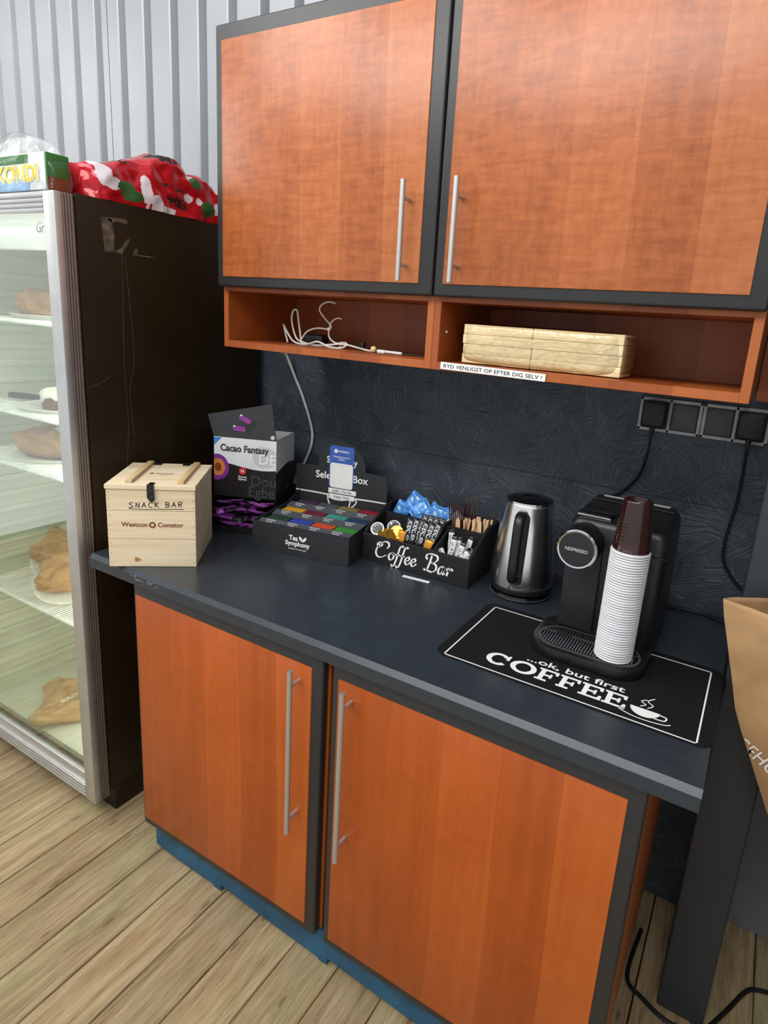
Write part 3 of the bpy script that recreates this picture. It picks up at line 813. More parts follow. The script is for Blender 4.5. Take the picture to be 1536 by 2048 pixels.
# red christmas sweet bag: long pillow lying along the fridge side
def redbag():
    t = thing('sweet_bag', 'shiny red foil bag with white and green pictures on the fridge', 'bag', (-0.276, 0.362, FT))
    hs = [(-0.295, 0.0), (-0.290, 0.075), (-0.255, 0.092), (-0.20, 0.105), (-0.12, 0.128), (-0.05, 0.162), (0.0, 0.158), (0.03, 0.132), (0.09, 0.130), (0.14, 0.108), (0.2, 0.082), (0.25, 0.052), (0.30, 0.016)]
    def hgt(y):
        for (a, p), (c, q) in zip(hs[:-1], hs[1:]):
            if a <= y <= c: k = (y - a) / (c - a); return p + (q - p) * k
        return 0.01
    def fn(u, v):
        y = -0.294 + 0.593 * u
        a = pi * v      # from +x bottom over the top to -x bottom
        h = hgt(y); wd = 0.066 * min(1.0, (u * 18) ** 0.5 if u > 0 else 0.0, ((1 - u) * 14) ** 0.5 if u < 1 else 0.0) + 0.004
        s = lambda q, e: math.copysign(abs(q) ** e, q)
        x = wd * s(cos(a), 0.5); z = h * (sin(a) ** 0.6 if 0 < v < 1 else 0.0)
        n = noise.noise_vector(Vector((x * 16, y * 16, z * 16))) * 0.011
        cr = noise.noise_vector(Vector((x * 40, y * 34 + 3, z * 40))) * 0.0055
        p = Vector((x, y, z)) + n + cr
        p.z = max(0.0004, p.z)
        if v == 0 or v == 1: p.z = 0.0004
        return p
    W_, G_, K_ = [], [], []
    whites = [(-0.245, 0.060, 0.022, 0.028), (-0.225, 0.045, 0.030, 0.016), (-0.258, 0.085, 0.012, 0.012), (-0.125, 0.045, 0.016, 0.040), (-0.095, 0.020, 0.022, 0.020), (0.02, 0.055, 0.016, 0.012), (0.055, 0.052, 0.010, 0.010),
              (0.03, 0.112, 0.012, 0.008), (0.125, 0.040, 0.020, 0.018), (0.16, 0.030, 0.014, 0.012), (0.21, 0.04, 0.010, 0.012), (-0.05, 0.008, 0.02, 0.008), (0.13, 0.10, 0.010, 0.014)]
    greens = [(-0.185, 0.040, 0.026, 0.018), (-0.168, 0.024, 0.030, 0.016), (0.045, 0.100, 0.020, 0.015), (0.085, 0.036, 0.024, 0.022)]
    blacks = [(-0.045, 0.148, 0.045, 0.012), (-0.03, 0.040, 0.032, 0.010), (-0.005, 0.028, 0.022, 0.008), (-0.06, 0.075, 0.02, 0.004), (-0.01, 0.068, 0.018, 0.004), (-0.17, 0.108, 0.025, 0.004)]
    b = B(); b.use('red_bag'); b.use('white_gloss'); b.use('green_print'); b.use('ink_black'); b.use('red_bag')
    def mf(c):
        if c.x < 0.0: return 3 if noise.noise((c.x * 20, c.y * 20, 4)) > 0.42 else 0
        w = 0.15 * noise.noise((c.y * 60, c.z * 60, 2.0))
        for cy, cz, ry, rz in blacks:
            if ((c.y - cy) / ry) ** 2 + ((c.z - cz) / rz) ** 2 < 1 + w and noise.noise((c.y * 110, c.z * 90, 9)) > -0.15: return 3
        for cy, cz, ry, rz in greens:
            if ((c.y - cy) / ry) ** 2 + ((c.z - cz) / rz) ** 2 < 1 + w: return 2
        for cy, cz, ry, rz in whites:
            if ((c.y - cy) / ry) ** 2 + ((c.z - cz) / rz) ** 2 < 1 + 2 * w: return 1
        return 0
    b.grid(fn, 260, 130, matfn=mf)
    b.build('foil', None, t, sharp=28, weld=True)
    # crimped seam at the far end
    b = B(); b.grid(lambda u, v: Vector((-0.055 + 0.11 * u, 0.292 + 0.03 * v, 0.008 + 0.006 * sin(u * 60) * v + 0.01 * v)), 60, 4)
    b.build('seam', 'red_bag', t, sharp=0)
redbag()

# ================================================================== WOODEN CRATE
cang = atan2(0.1345, 0.169)
CR = thing('wooden_crate', 'pale pine snack box with a hinged lid on the left end of the worktop', 'crate', (-0.047, -0.032, 0.9), cang)
cw, cd = 0.217, 0.235
b = B()
for z0, z1 in ((0.0005, 0.0765), (0.0775, 0.1535), (0.1545, 0.212)):
    b.box(0, cw, 0, 0.011, z0, z1, 0.0008, 1); b.box(0, cw, cd - 0.011, cd, z0, z1, 0.0008, 1)
    b.box(0.0004, 0.011, 0.0112, cd - 0.0112, z0, z1, 0.0008, 1); b.box(cw - 0.011, cw - 0.0004, 0.0112, cd - 0.0112, z0, z1, 0.0008, 1)
b.box(0.011, cw - 0.011, 0.011, cd - 0.011, 0.001, 0.008)
body = b.build('body', 'crate', CR)
for xx in (0.0055, cw - 0.0055):
    for z in (0.012, 0.038, 0.066, 0.09, 0.115, 0.142, 0.165, 0.185, 0.202):
        b = B(); b.cyl((xx, 0.0005, z), (xx, -0.0004, z), 0.0011, 8); b.build('nail', 'ink_grey', body)
b = B(); b.prism(ell(0.070, 0.020, 0.008, 0.005, 16), 0, 0.0004, FRONT); b.prism(ell(0.066, 0.021, 0.0035, 0.007, 12), 0, 0.0006, FRONT)
b.build('knot', 'knot', body)
lidz = 0.2125
b = B()
for y0, y1 in ((-0.004, 0.075), (0.0757, 0.158), (0.1587, cd + 0.003)): b.box(-0.002, cw + 0.002, y0, y1, lidz, lidz + 0.012, 0.0008, 1)
lid = b.build('lid', 'crate_top', CR); lz = lidz + 0.012
for xa in (0.043, 0.170):
    b = B(); b.box(xa, xa + 0.017, 0.012, cd - 0.004, lz, lz + 0.009, 0.0012, 2); b.build('cleat', 'cleat', lid)
for xa in (0.062, 0.140):
    b = B(); b.box(xa, xa + 0.020, cd - 0.022, cd + 0.006, lz, lz + 0.003, 0.001); b.cyl((xa, cd + 0.005, lz - 0.001), (xa + 0.02, cd + 0.005, lz - 0.001), 0.004, 10)
    b.build('hinge', 'black', lid)
b = B()
b.box(0.103, 0.116, -0.004, 0.016, lz, lz + 0.003, 0.001)
b.box(0.1005, 0.1175, -0.0085, -0.0035, 0.190, lz + 0.003, 0.0015)
b.box(0.106, 0.117, -0.0105, -0.0005, 0.182, 0.200, 0.003); b.lathe([(0, 0), (0.008, 0), (0.008, 0.004), (0, 0.005)], 16, Matrix.Translation((0.110, -0.0005, 0.190)) @ Matrix.Rotation(radians(90), 4, 'X'))
b.cyl((0.1095, -0.005, 0.222), (0.1095, -0.012, 0.222), 0.006, 12)
b.build('latch', 'black', lid)
# handwriting: SNACK BAR, underlined
b = B(); lw = 0.0021; H = 0.0135
def hw(pts, x0, z0, w=0.0105): b.ribbon([(x0 + x * w, z0 + y * H) for x, y in pts], lw, 0, 0.0004, FRONT, smooth=4)
strokes = {'S': [[(0.95, 0.95), (0.5, 1.0), (0.1, 0.8), (0.5, 0.55), (0.9, 0.3), (0.5, 0.02), (0.0, 0.08)]],
           'N': [[(0.1, 0), (0.15, 0.5), (0.15, 1)], [(0.15, 1), (0.5, 0.5), (0.85, 0.02)], [(0.85, 0.02), (0.88, 0.5), (0.9, 1.05)]],
           'A': [[(0.02, 0), (0.25, 0.5), (0.5, 1.0)], [(0.5, 1.0), (0.7, 0.5), (0.95, 0)], [(0.2, 0.38), (0.5, 0.4), (0.8, 0.4)]],
           'C': [[(0.95, 0.9), (0.6, 1.0), (0.15, 0.7), (0.1, 0.3), (0.5, 0.0), (0.95, 0.08)]],
           'K': [[(0.1, 0), (0.12, 0.5), (0.12, 1)], [(0.85, 1), (0.45, 0.65), (0.15, 0.5)], [(0.15, 0.5), (0.5, 0.3), (0.95, 0)]],
           'B': [[(0.1, 0), (0.1, 0.5), (0.12, 1)], [(0.12, 1), (0.8, 0.9), (0.7, 0.6), (0.15, 0.52)], [(0.15, 0.52), (0.95, 0.4), (0.8, 0.08), (0.1, 0)]],
           'R': [[(0.1, 0), (0.1, 0.5), (0.12, 1)], [(0.12, 1), (0.85, 0.95), (0.8, 0.6), (0.15, 0.5)], [(0.15, 0.5), (0.5, 0.3), (0.95, 0)]]}
x = 0.054
for ch in 'SNACK BAR':
    if ch == ' ': x += 0.010; continue
    for s_ in strokes[ch]: hw(s_, x, 0.1625 + (x - 0.054) * 0.035)
    x += 0.0158
b.ribbon([(0.053, 0.1600), (0.09, 0.1585), (0.14, 0.1598), (x - 0.002, 0.1605)], 0.0016, 0, 0.0004, FRONT)
lt = b.build('lettering', 'ink_black', body); lt['label'] = 'black handwriting'
text('lettering', 'Westcon', 0.0124, 'burn', body, (0.066, -0.0004, 0.1115), bold=0.02, label='brown burnt-in print')
text('lettering', 'Comstor', 0.0124, 'burn', body, (0.154, -0.0004, 0.1115), bold=0.02, label='brown burnt-in print')
b = B(); b.lathe([(0.0042, 0), (0.0085, 0), (0.0085, 0.0005), (0.0042, 0.0005)], 24, Matrix.Translation((0.1095, 0, 0.1165)) @ Matrix.Rotation(radians(90), 4, 'X'), closed=True)
b.build('emblem', 'burn', body)
# lid print
b = B(); b.prism(ell(0.082, 0.118, 0.006, 0.006, 16), 0, 0.0004, Matrix.Translation((0, 0, lz)))
for i in range(9): b.box(0.092 + i * 0.0052, 0.0955 + i * 0.0052, 0.116 - 0.002 * (i % 2), 0.121, lz, lz + 0.0004)
for i in range(5): b.box(0.104 + i * 0.005, 0.1075 + i * 0.005, 0.101, 0.104, lz, lz + 0.0004)
b.build('lid_print', 'burn', lid)

# ================================================================== CACAO BOX
th = 0.415
CB = thing('cocoa_box', 'black and white cardboard cocoa dispenser box with its lid flap raised', 'box', (-0.105, 0.371, 0.9), th)
cw, cd, ch = 0.20, 0.18, 0.290
b = B(); b.use('card_dark')
b.box(0, cw, 0, 0.002, 0.100, ch); b.box(0, 0.002, 0.002, cd, 0.001, ch); b.box(cw - 0.002, cw, 0.002, cd, 0.001, ch)
b.box(0.002, cw - 0.002, cd - 0.002, cd, 0.001, ch); b.box(0.002, cw - 0.002, 0.002, cd - 0.002, 0.001, 0.003)
b.box(0, 0.002, -0.055, 0.002, 0.001, 0.030); b.box(cw - 0.002, cw, -0.055, 0.002, 0.001, 0.030)
b.box(0, cw, -0.057, -0.055, 0.001, 0.022); b.box(0.002, cw - 0.002, -0.055, 0.002, 0.001, 0.003)
b.use('card_lgrey'); b.box(0.0022, cw - 0.0022, cd - 0.0035, cd - 0.0022, 0.16, ch - 0.001); b.box(0.002, 0.003, 0.003, cd - 0.004, 0.16, ch - 0.001); b.box(cw - 0.003, cw - 0.002, 0.003, cd - 0.004, 0.16, ch - 0.001)
cbx = b.build('carton', None, CB)
# white front print with a wavy lower edge, running round to the side
def wave(x): return 0.204 + 0.010 * cos(x / 0.2 * pi * 1.25 + 0.1) - 0.002
b = B(); pts = [(x * 0.01, wave(x * 0.01)) for x in range(0, 21)]
b.prism(pts + [(0.20, ch - 0.0005), (0.0, ch - 0.0005)], 0, 0.0005, FRONT)
sp_ = [(y * 0.01, 0.195 - 0.006 * cos(y * 0.01 / 0.18 * 5)) for y in range(0, 19)]
b.prism(sp_ + [(0.18, ch - 0.0005), (0.0, ch - 0.0005)], 0, 0.0005, Matrix(((0, 0, 1, cw), (1, 0, 0, 0), (0, 1, 0, 0), (0, 0, 0, 1))))
wf = b.build('white_print', 'card_white', cbx); wf['label'] = 'white printed band'
b = B(); b.prism(rrect(0.125, 0.1995, 0.203, 0.268, 0.028), 0, 0.0003, Matrix.Translation((0, -0.0005, 0)) @ FRONT)
b.build('print_shape', 'card_lgrey', wf)
text('lettering', 'DE', 0.034, 'ink_white', wf, (0.172, -0.0009, 0.213), label='pale initials')
text('lettering', 'Cacao Fantasy', 0.0215, 'ink_grey', wf, (0.098, -0.0012, 0.247), bold=0.045, xs=0.90, label='dark lettering')
b = B(); b.prism([(0.0, 0.288), (0.0, 0.262), (0.026, 0.288)], 0, 0.0005, Matrix.Translation((0, -0.0005, 0)) @ FRONT)
b.build('corner_stripe', 'blue_stripe', wf)
b = B()
def clipx(P): return [(max(0.0, x), y) for x, y in P]
b.use('purple_print'); b.prism(clipx(ell(0.010, 0.193, 0.038, 0.042, 40)), 0, 0.0006, Matrix.Translation((0, -0.0006, 0)) @ FRONT)
b.use('orange_print'); b.prism(clipx(ell(0.012, 0.193, 0.024, 0.028, 32)), 0, 0.0006, Matrix.Translation((0, -0.0009, 0)) @ FRONT)
b.use('brown_print'); b.prism(clipx(ell(0.013, 0.193, 0.011, 0.014, 24)), 0, 0.0006, Matrix.Translation((0, -0.0012, 0)) @ FRONT)
cp = b.build('cup_picture', None, cbx); cp['label'] = 'purple cup of cocoa seen from above'
b = B(); b.prism(ell(0.092, 0.186, 0.0115, 0.012, 24), 0, 0.0006, FRONT)
em = b.build('emblem', 'red_print', cbx)
text('lettering', 'H', 0.011, 'ink_white', em, (0.092, -0.0008, 0.1805), bold=0.02)
text('lettering', 'Douwe', 0.0065, 'ink_white', cbx, (0.092, -0.0006, 0.1645), bold=0.02); text('lettering', 'Egberts', 0.0065, 'ink_white', cbx, (0.092, -0.0006, 0.1565), bold=0.02)
text('lettering', 'Dou', 0.034, 'ink_grey', cbx, (0.160, -0.0005, 0.142), bold=0.01, label='dark grey tone lettering')
text('lettering', 'Egbe', 0.034, 'ink_grey', cbx, (0.154, -0.0005, 0.106), bold=0.01, label='dark grey tone lettering')
# purple picture on the side panel
b = B(); R_ = random.Random(2)
for i in range(1):
    y = 0.11; z = 0.12
    b.prism(rrect(y - 0.010, y + 0.012, z - 0.009, z + 0.007, 0.004), 0, 0.0004, Matrix(((0, 0, 1, cw), (1, 0, 0, 0), (0, 1, 0, 0), (0, 0, 0, 1))))
b.build('side_picture', 'tea_plum', cbx)
# raised flap with a perforated edge
b = B()
edge = [(-0.022 + i * 0.00505, 0.066 + i * 0.00115 + 0.0012 * (i % 2)) for i in range(0, 41)]
P = [(0.0, 0.0), (0.2, 0.0)] + edge[::-1]
b.prism(P, 0, 0.002, FRONT)
flap = b.build('lid_flap', 'card_black', CB, loc=(0.0, 0.001, ch), rot=(radians(-7), 0, 0))
for (fx_, fz_, fa) in ((0.105, 0.057, -24), (0.088, 0.030, -4)):
    Mx = Matrix.Translation((fx_, -0.002, fz_)) @ Matrix.Rotation(radians(-fa), 4, 'Y') @ FRONT
    b = B(); b.use('ink_black'); b.prism(rrect(-0.030, 0.032, -0.012, 0.010, 0.001), 0, 0.0004, Mx)
    b.use('purple_print'); b.prism(rrect(-0.027, 0.012, -0.009, 0.007, 0.001), 0, 0.0007, Mx); b.use('red_print'); b.prism(ell(0.004, -0.003, 0.0035, 0.0035, 12), 0, 0.0010, Mx)
    b.use('white_gloss'); b.prism([(-0.027, 0.007), (-0.018, 0.007), (-0.027, 0.0)], 0, 0.0010, Mx)
    pc = b.build('sachet_picture', None, flap)
b = B(); b.prism(ell(0.188, 0.010, 0.0065, 0.0065, 20), 0, 0.0005, Matrix.Translation((0, -0.002, 0)) @ FRONT); b.build('round_mark', 'card_lgrey', flap)

# purple sachets spilling out of the tray
def sachet_mesh(L, Wd, T, mats, crimp=0.008, seed=0, pat=None):
    """flat filled wrapper along x, with crimped ends; mats = (body, second colour)"""
    b = B()
    for m in mats: b.use(m)
    def up(u, v, sgn):
        x = -L / 2 + L * u; y = -Wd / 2 + Wd * v
        e = min(1, min(u, 1 - u) * L / crimp - 0.6); e = max(0, e)
        z = T / 2 * (max(0, e) ** 0.5) * (sin(pi * min(max(v, 0), 1)) ** 0.7 if 0 < v < 1 else 0)
        z *= 1 + 0.5 * noise.noise((x * 60 + seed, y * 60, 3))
        return Vector((x, y + 0.0012 * noise.noise((x * 50, seed, v)), sgn * z + (0.0006 * sin(y * 900) if e == 0 else 0) + 0.003 * noise.noise((x * 18, seed, 9))))
    def mf(c):
        if pat: return 1 if pat(c) else 0
        return 1 if (len(mats) > 1 and c.x > -L * 0.12 + 0.2 * c.y and c.x < L * 0.47) else 0
    for sgn in (1, -1): b.grid(lambda u, v: up(u, v, sgn), 40, 12, matfn=mf)
    bmesh.ops.remove_doubles(b.bm, verts=list(b.bm.verts), dist=1e-6)
    return b
def to_world(frame, p): return frame.matrix_basis @ Vector(p)
def place_local(frame_loc, rz, p):
    return Vector(frame_loc) + Matrix.Rotation(rz, 3, 'Z') @ Vector(p)
proto = None
R_ = random.Random(11)
gl = 'cocoa sachets in the box tray'
k = 0
for layer in range(4):
    for i in range(5):
        lx = 0.028 + 0.036 * i + R_.uniform(-0.008, 0.008); ly = -0.040 + 0.013 * layer + R_.uniform(-0.006, 0.006)
        lx = min(max(lx, 0.05), 0.15)
        lz = 0.020 + 0.019 * layer + R_.uniform(0, 0.008)
        p = place_local((-0.105, 0.371, 0.9), th, (lx, ly, lz))
        rot = (R_.uniform(-0.5, 0.3), R_.uniform(-0.18, 0.18), th + R_.choice((0, pi)) + R_.uniform(-0.45, 0.45))
        if proto is None:
            proto = tag(sachet_mesh(0.105, 0.026, 0.009, ('foil_black', 'purple')).build('cocoa_sachet', None, None, sharp=30), 'purple and black foil cocoa sachet heaped in the tray of the cocoa box', 'sachet', gl)
            o = proto
        else: o = proto.copy(); COL.objects.link(o)
        o.location = p; o.rotation_euler = rot

# ================================================================== TEA BOX
ta = atan2(0.0568, 0.3066)
TB0 = (0.1274, 0.3029, 0.9)
TB = thing('tea_box', 'open black tea selection box with a round-topped back card', 'box', TB0, ta)
tw, td = 0.3118, 0.262
b = B()
b.box(0, tw, 0, 0.003, 0.0005, 0.085); b.prism([(0.003, 0.0005), (td, 0.0005), (td, 0.118), (0.19, 0.092), (0.003, 0.085)], 0, 0.003, Matrix(((0, 0, 1, 0), (1, 0, 0, 0), (0, 1, 0, 0), (0, 0, 0, 1))))
b.prism([(0.003, 0.0005), (td, 0.0005), (td, 0.118), (0.19, 0.092), (0.003, 0.085)], 0, 0.003, Matrix(((0, 0, 1, tw - 0.003), (1, 0, 0, 0), (0, 1, 0, 0), (0, 0, 0, 1))))
b.box(0.003, tw - 0.003, 0.003, td, 0.0005, 0.003)
x = 0.01
while x < tw - 0.005:   # fluting of the corrugated card
    b.box(x, x + 0.004, -0.0005, 0.0, 0.001, 0.0845); x += 0.008
tbx = b.build('carton', 'card_black', TB)
P = [(-0.012, 0.001), (0.312, 0.001), (0.312, 0.203), (0.2345, 0.206)] + ell(0.152, 0.212, 0.083, 0.083, 28, 4, 176) + [(0.0695, 0.206), (-0.012, 0.203)]
b = B(); b.prism(P, 0, 0.003, FRONT)
bc = b.build('back_card', 'card_black', TB, loc=(0, td + 0.003, 0)); bc['label'] = 'black card with a half-round top'
b = B(); Mc = Matrix.Translation((0, -0.0031 + 0.0, 0)) @ FRONT
b.ribbon([(-0.012, 0.1165), (0.07, 0.1165), (0.112, 0.1150)], 0.0045, 0, 0.0004, Mc); b.ribbon([(0.200, 0.1150), (0.25, 0.1165), (0.312, 0.1165)], 0.0045, 0, 0.0004, Mc)
b.ribbon([(0.105, 0.114), (0.108, 0.095), (0.120, 0.078), (0.140, 0.068), (0.160, 0.068), (0.178, 0.078), (0.185, 0.095), (0.186, 0.105)], 0.0042, 0, 0.0004, Mc)
b.ribbon([(0.108, 0.108), (0.13, 0.103), (0.16, 0.104), (0.185, 0.112), (0.198, 0.115), (0.208, 0.105), (0.198, 0.090), (0.182, 0.078), (0.184, 0.065), (0.196, 0.062), (0.198, 0.054), (0.175, 0.047), (0.15, 0.048)], 0.0040, 0, 0.0004, Mc)
b.build('cup_drawing', 'ink_white', bc)
text('lettering', 'Selection Box', 0.024, 'ink_white', bc, (0.152, -0.0031, 0.168), bold=0.02, xs=1.0, label='white lettering')
text('lettering', 'Symphony', 0.022, 'ink_white', bc, (0.152, -0.0031, 0.222), bold=0.02, xs=0.85, label='white lettering')
b = B(); b.prism([(0.103, 0.118), (0.110, 0.128), (0.112, 0.122), (0.118, 0.130), (0.117, 0.118)], 0, 0.0004, Mc); b.build('leaf_drawing', 'tea_lime', bc)
# phone payment sign (its code is left blank)
b = B(); b.use('blue_print'); b.prism(rrect(0.109, 0.195, 0.142, 0.280, 0.010), 0, 0.002, Matrix.Translation((0, -0.0032, 0)) @ FRONT)
b.use('white'); b.prism(rrect(0.1125, 0.1925, 0.143, 0.224, 0.008), 0, 0.0006, Matrix.Translation((0, -0.0052, 0)) @ FRONT)
b.use('ink_white'); b.prism(ell(0.131, 0.263, 0.0065, 0.0065, 18), 0, 0.0005, Matrix.Translation((0, -0.0052, 0)) @ FRONT)
sg = b.build('payment_sign', None, bc); sg['label'] = 'blue and white payment sign stuck on the card'
text('lettering', 'MobilePay', 0.0065, 'ink_white', sg, (0.158, -0.0056, 0.2605), bold=0.02)
text('lettering', 'Betalingsnummer', 0.0058, 'ink_white', sg, (0.152, -0.0056, 0.2425)); text('lettering', 'Kaffebar', 0.005, 'ink_white', sg, (0.152, -0.0056, 0.2345))
for nm_, x0, x1, z, s_ in (('a', 0.108, 0.206, 0.132, 'Kaffe / The 5kr'), ('b', 0.113, 0.200, 0.1135, 'Kakao 10 kr.')):
    b = B(); b.box(x0, x1, -0.0046, -0.0032, z - 0.0075, z + 0.0075)
    ls = b.build('price_strip', 'white', bc); ls['label'] = 'white price strip reading ' + s_
    text('lettering', s_, 0.0078, 'ink_black', ls, ((x0 + x1) / 2, -0.0048, z - 0.0036), xs=1.05)
# front lettering and leaf mark
text('lettering', 'Tea', 0.0150, 'ink_white', tbx, (0.137, -0.0009, 0.047), bold=0.03, xs=0.92, label='white lettering')
text('lettering', 'Symphony', 0.0140, 'ink_white', tbx, (0.150, -0.0009, 0.031), bold=0.03, xs=0.98, label='white lettering')
text('lettering', 'NOTES OF NATURE', 0.0040, 'ink_white', tbx, (0.150, -0.0009, 0.019), spacing=1.2)
b = B()
for sx in (-1, 1):
    b.prism([(0.167 + sx * x, z) for x, z in ((0.0, 0.046), (0.005, 0.048), (0.011, 0.054), (0.012, 0.062), (0.006, 0.060), (0.001, 0.054))], 0, 0.0004, Matrix.Translation((0, -0.0006, 0)) @ FRONT)
b.build('leaf_mark', 'ink_white', tbx)
# dividers and tea sachets
rows = [(['tea_green', 'tea_blue', 'tea_orange', 'tea_lime'], 0.010), (['tea_yellow', 'tea_maroon', 'tea_teal', 'tea_navy'], 0.092), (['tea_plum', 'tea_slate', 'tea_gold', 'tea_red'], 0.174)]
cname = dict(tea_green='dark green', tea_blue='blue', tea_orange='orange', tea_lime='bright green', tea_yellow='yellow', tea_maroon='maroon', tea_teal='turquoise', tea_navy='navy blue',
             tea_plum='plum', tea_slate='slate grey', tea_gold='ochre', tea_red='red')
rname = ['front', 'middle', 'rear']
for ri, (cols, y0) in enumerate(rows):
    zt = 0.080 + 0.004 * ri
    b = B(); b.prism([(y0, 0.003), (y0 + 0.002, 0.003), (y0 + 0.030, zt + 0.002), (y0 + 0.029, zt + 0.004), (y0, zt - 0.004)], 0, tw - 0.012, Matrix(((0, 0, 1, 0.006), (1, 0, 0, 0), (0, 1, 0, 0), (0, 0, 0, 1))))
    dv = b.build('divider', 'card_grey', tbx); dv['label'] = 'grey card divider with printed names'
    b = B()
    for ci in range(4):
        for q in range(2):
            n = 6 if q == 0 else 4
            for w_ in range(n):
                xx = 0.028 + ci * 0.072 + w_ * 0.0055 + (0.005 if q else 0)
                b.box(xx, xx + 0.004, y0 + 0.009 + (1 - q) * 0.009, y0 + 0.0135 + (1 - q) * 0.009, zt + 0.0 - 0.004 + 0.30 * (0.009 * (1 - q)) + 0.0005 + 0.0025, zt + 0.0012 + 0.30 * (0.009 * (1 - q)))
    b.build('print', 'card_lgrey', dv)
    for ci, m in enumerate(cols):
        g = '%s tea sachets' % cname[m]
        lab = 'thin %s tea sachet standing in the %s row of the tea box' % (cname[m], rname[ri])
        first = None
        for k_ in range(8):
            lx = 0.0115 + ci * 0.0735 + k_ * 0.0086
            p = place_local(TB0, ta, (lx, y0 + 0.033, 0.004))
            if first is None:
                b = B(); b.box(-0.0030, 0.0030, 0, 0.043, 0, zt - 0.002, 0.0015, 2)
                first = tag(b.build('tea_sachet', m, None), lab, 'tea sachet', g); o = first
            else: o = first.copy(); COL.objects.link(o)
            o.location = p; o.rotation_euler = (0, radians(7), ta)
            o.location.z += 0.0006

# ================================================================== COFFEE BAR ORGANISER
OX, OY = 0.4252, 0.438
CO = thing('organiser_box', 'black wooden organiser lettered in white, between tea box and kettle', 'organiser', (OX, OY, 0.9))
ow, od = 0.3415, 0.185
b = B()
side = [(0.008, 0.0008), (od - 0.008, 0.0008), (od - 0.008, 0.145), (0.112, 0.140), (0.008, 0.086)]
SM = lambda x: Matrix(((0, 0, 1, x), (1, 0, 0, 0), (0, 1, 0, 0), (0, 0, 0, 1)))
b.box(0, ow, 0, 0.008, 0.0008, 0.080, 0.0008, 1)
bd = b.build('front_panel', 'wood_black', CO)
for x in (0.0, ow - 0.008):
    b = B(); b.prism(side, 0, 0.008, SM(x)); b.build('side_panel', 'wood_black', CO)
b = B(); b.box(0, ow, od - 0.008, od, 0.0008, 0.145, 0.0008, 1); b.build('back_panel', 'wood_black', CO)
b = B(); b.box(0.008, ow - 0.008, 0.104, 0.111, 0.008, 0.122); b.prism([(0.008, 0.008), (0.104, 0.008), (0.104, 0.118), (0.008, 0.076)], 0, 0.006, SM(0.222)); b.box(0.205, 0.211, 0.111, od - 0.008, 0.008, 0.128)
b.build('divider', 'wood_black', CO)
b = B(); b.box(0.008, ow - 0.008, 0.008, od - 0.008, 0.0008, 0.008); b.build('bottom', 'wood_black', CO)
b = B()   # wire hook on the left side
b.tube([(-0.001, 0.02, 0.055), (-0.006, 0.018, 0.052), (-0.007, 0.016, 0.046), (-0.001, 0.014, 0.043)], 0.0012, 6); b.build('hook', 'chrome', CO)
# script lettering
def script(b, word, x0, z0, h, w, mtx, slant=0.18, wd=0.0048):
    G = {
     'C': (1.0, [[(0.80, 0.62), (0.92, 0.78), (0.84, 0.97), (0.60, 1.0), (0.32, 0.84), (0.12, 0.50), (0.10, 0.20), (0.28, 0.0), (0.55, 0.02), (0.85, 0.22)], [(0.34, 0.84), (0.20, 0.88), (0.10, 0.74), (0.20, 0.60), (0.36, 0.66), (0.42, 0.78), (0.34, 0.86)]]),
     'o': (0.46, [[(0.26, 0.46), (0.08, 0.36), (0.06, 0.12), (0.20, 0.0), (0.36, 0.12), (0.38, 0.34), (0.26, 0.46), (0.32, 0.36), (0.46, 0.38)]]),
     'f': (0.34, [[(0.0, 0.40), (0.16, 0.42), (0.32, 0.42)], [(0.44, 0.92), (0.36, 1.0), (0.24, 0.88), (0.18, 0.5), (0.14, 0.1), (0.06, -0.26), (-0.06, -0.34), (-0.12, -0.24)]]),
     'e': (0.42, [[(0.08, 0.20), (0.24, 0.24), (0.34, 0.36), (0.24, 0.46), (0.10, 0.34), (0.08, 0.14), (0.20, 0.0), (0.34, 0.06), (0.44, 0.2)]]),
     'B': (0.92, [[(0.36, 0.92), (0.32, 0.5), (0.24, 0.1), (0.12, 0.0), (0.02, 0.06)], [(0.14, 0.66), (0.02, 0.74), (0.06, 0.94), (0.36, 1.02), (0.70, 0.96), (0.76, 0.74), (0.58, 0.56), (0.38, 0.52)], [(0.46, 0.53), (0.74, 0.44), (0.80, 0.2), (0.62, 0.0), (0.36, 0.0), (0.2, 0.06)]]),
     'a': (0.52, [[(0.36, 0.40), (0.22, 0.46), (0.08, 0.32), (0.06, 0.10), (0.16, 0.0), (0.30, 0.12), (0.38, 0.44)], [(0.39, 0.46), (0.36, 0.2), (0.40, 0.02), (0.52, 0.12)]]),
     'r': (0.46, [[(0.02, 0.34), (0.12, 0.46), (0.14, 0.2), (0.12, 0.0)], [(0.14, 0.26), (0.22, 0.42), (0.34, 0.46), (0.40, 0.36)]]),
     ' ': (0.55, [])}
    x = x0
    for ch in word:
        adv, st = G[ch]
        for s_ in st:
            b.ribbon([(x + (px + slant * py) * w, z0 + py * h) for px, py in s_], wd, 0, 0.0005, mtx, nib=radians(28), wmin=0.28)
        x += adv * w
    return x
b = B(); script(b, 'Coffee Bar', 0.042, 0.020, 0.050, 0.0462, FRONT, wd=0.0066)
cl = b.build('lettering', 'ink_white', bd); cl['label'] = 'white script lettering'

def free(name, label, cat, group, bld, mat, loc, rot, sharp=30):
    return tag(bld.build(name, mat, None, sharp=sharp, loc=loc, rot=rot), label, cat, group)
def scatter(first, spots):
    for i, (p, r) in enumerate(spots):
        o = first if i == 0 else copy_tree(first)
        o.location = p; o.rotation_euler = r
W_ = lambda x, y, z: (OX + x, OY + y, 0.9 + z)
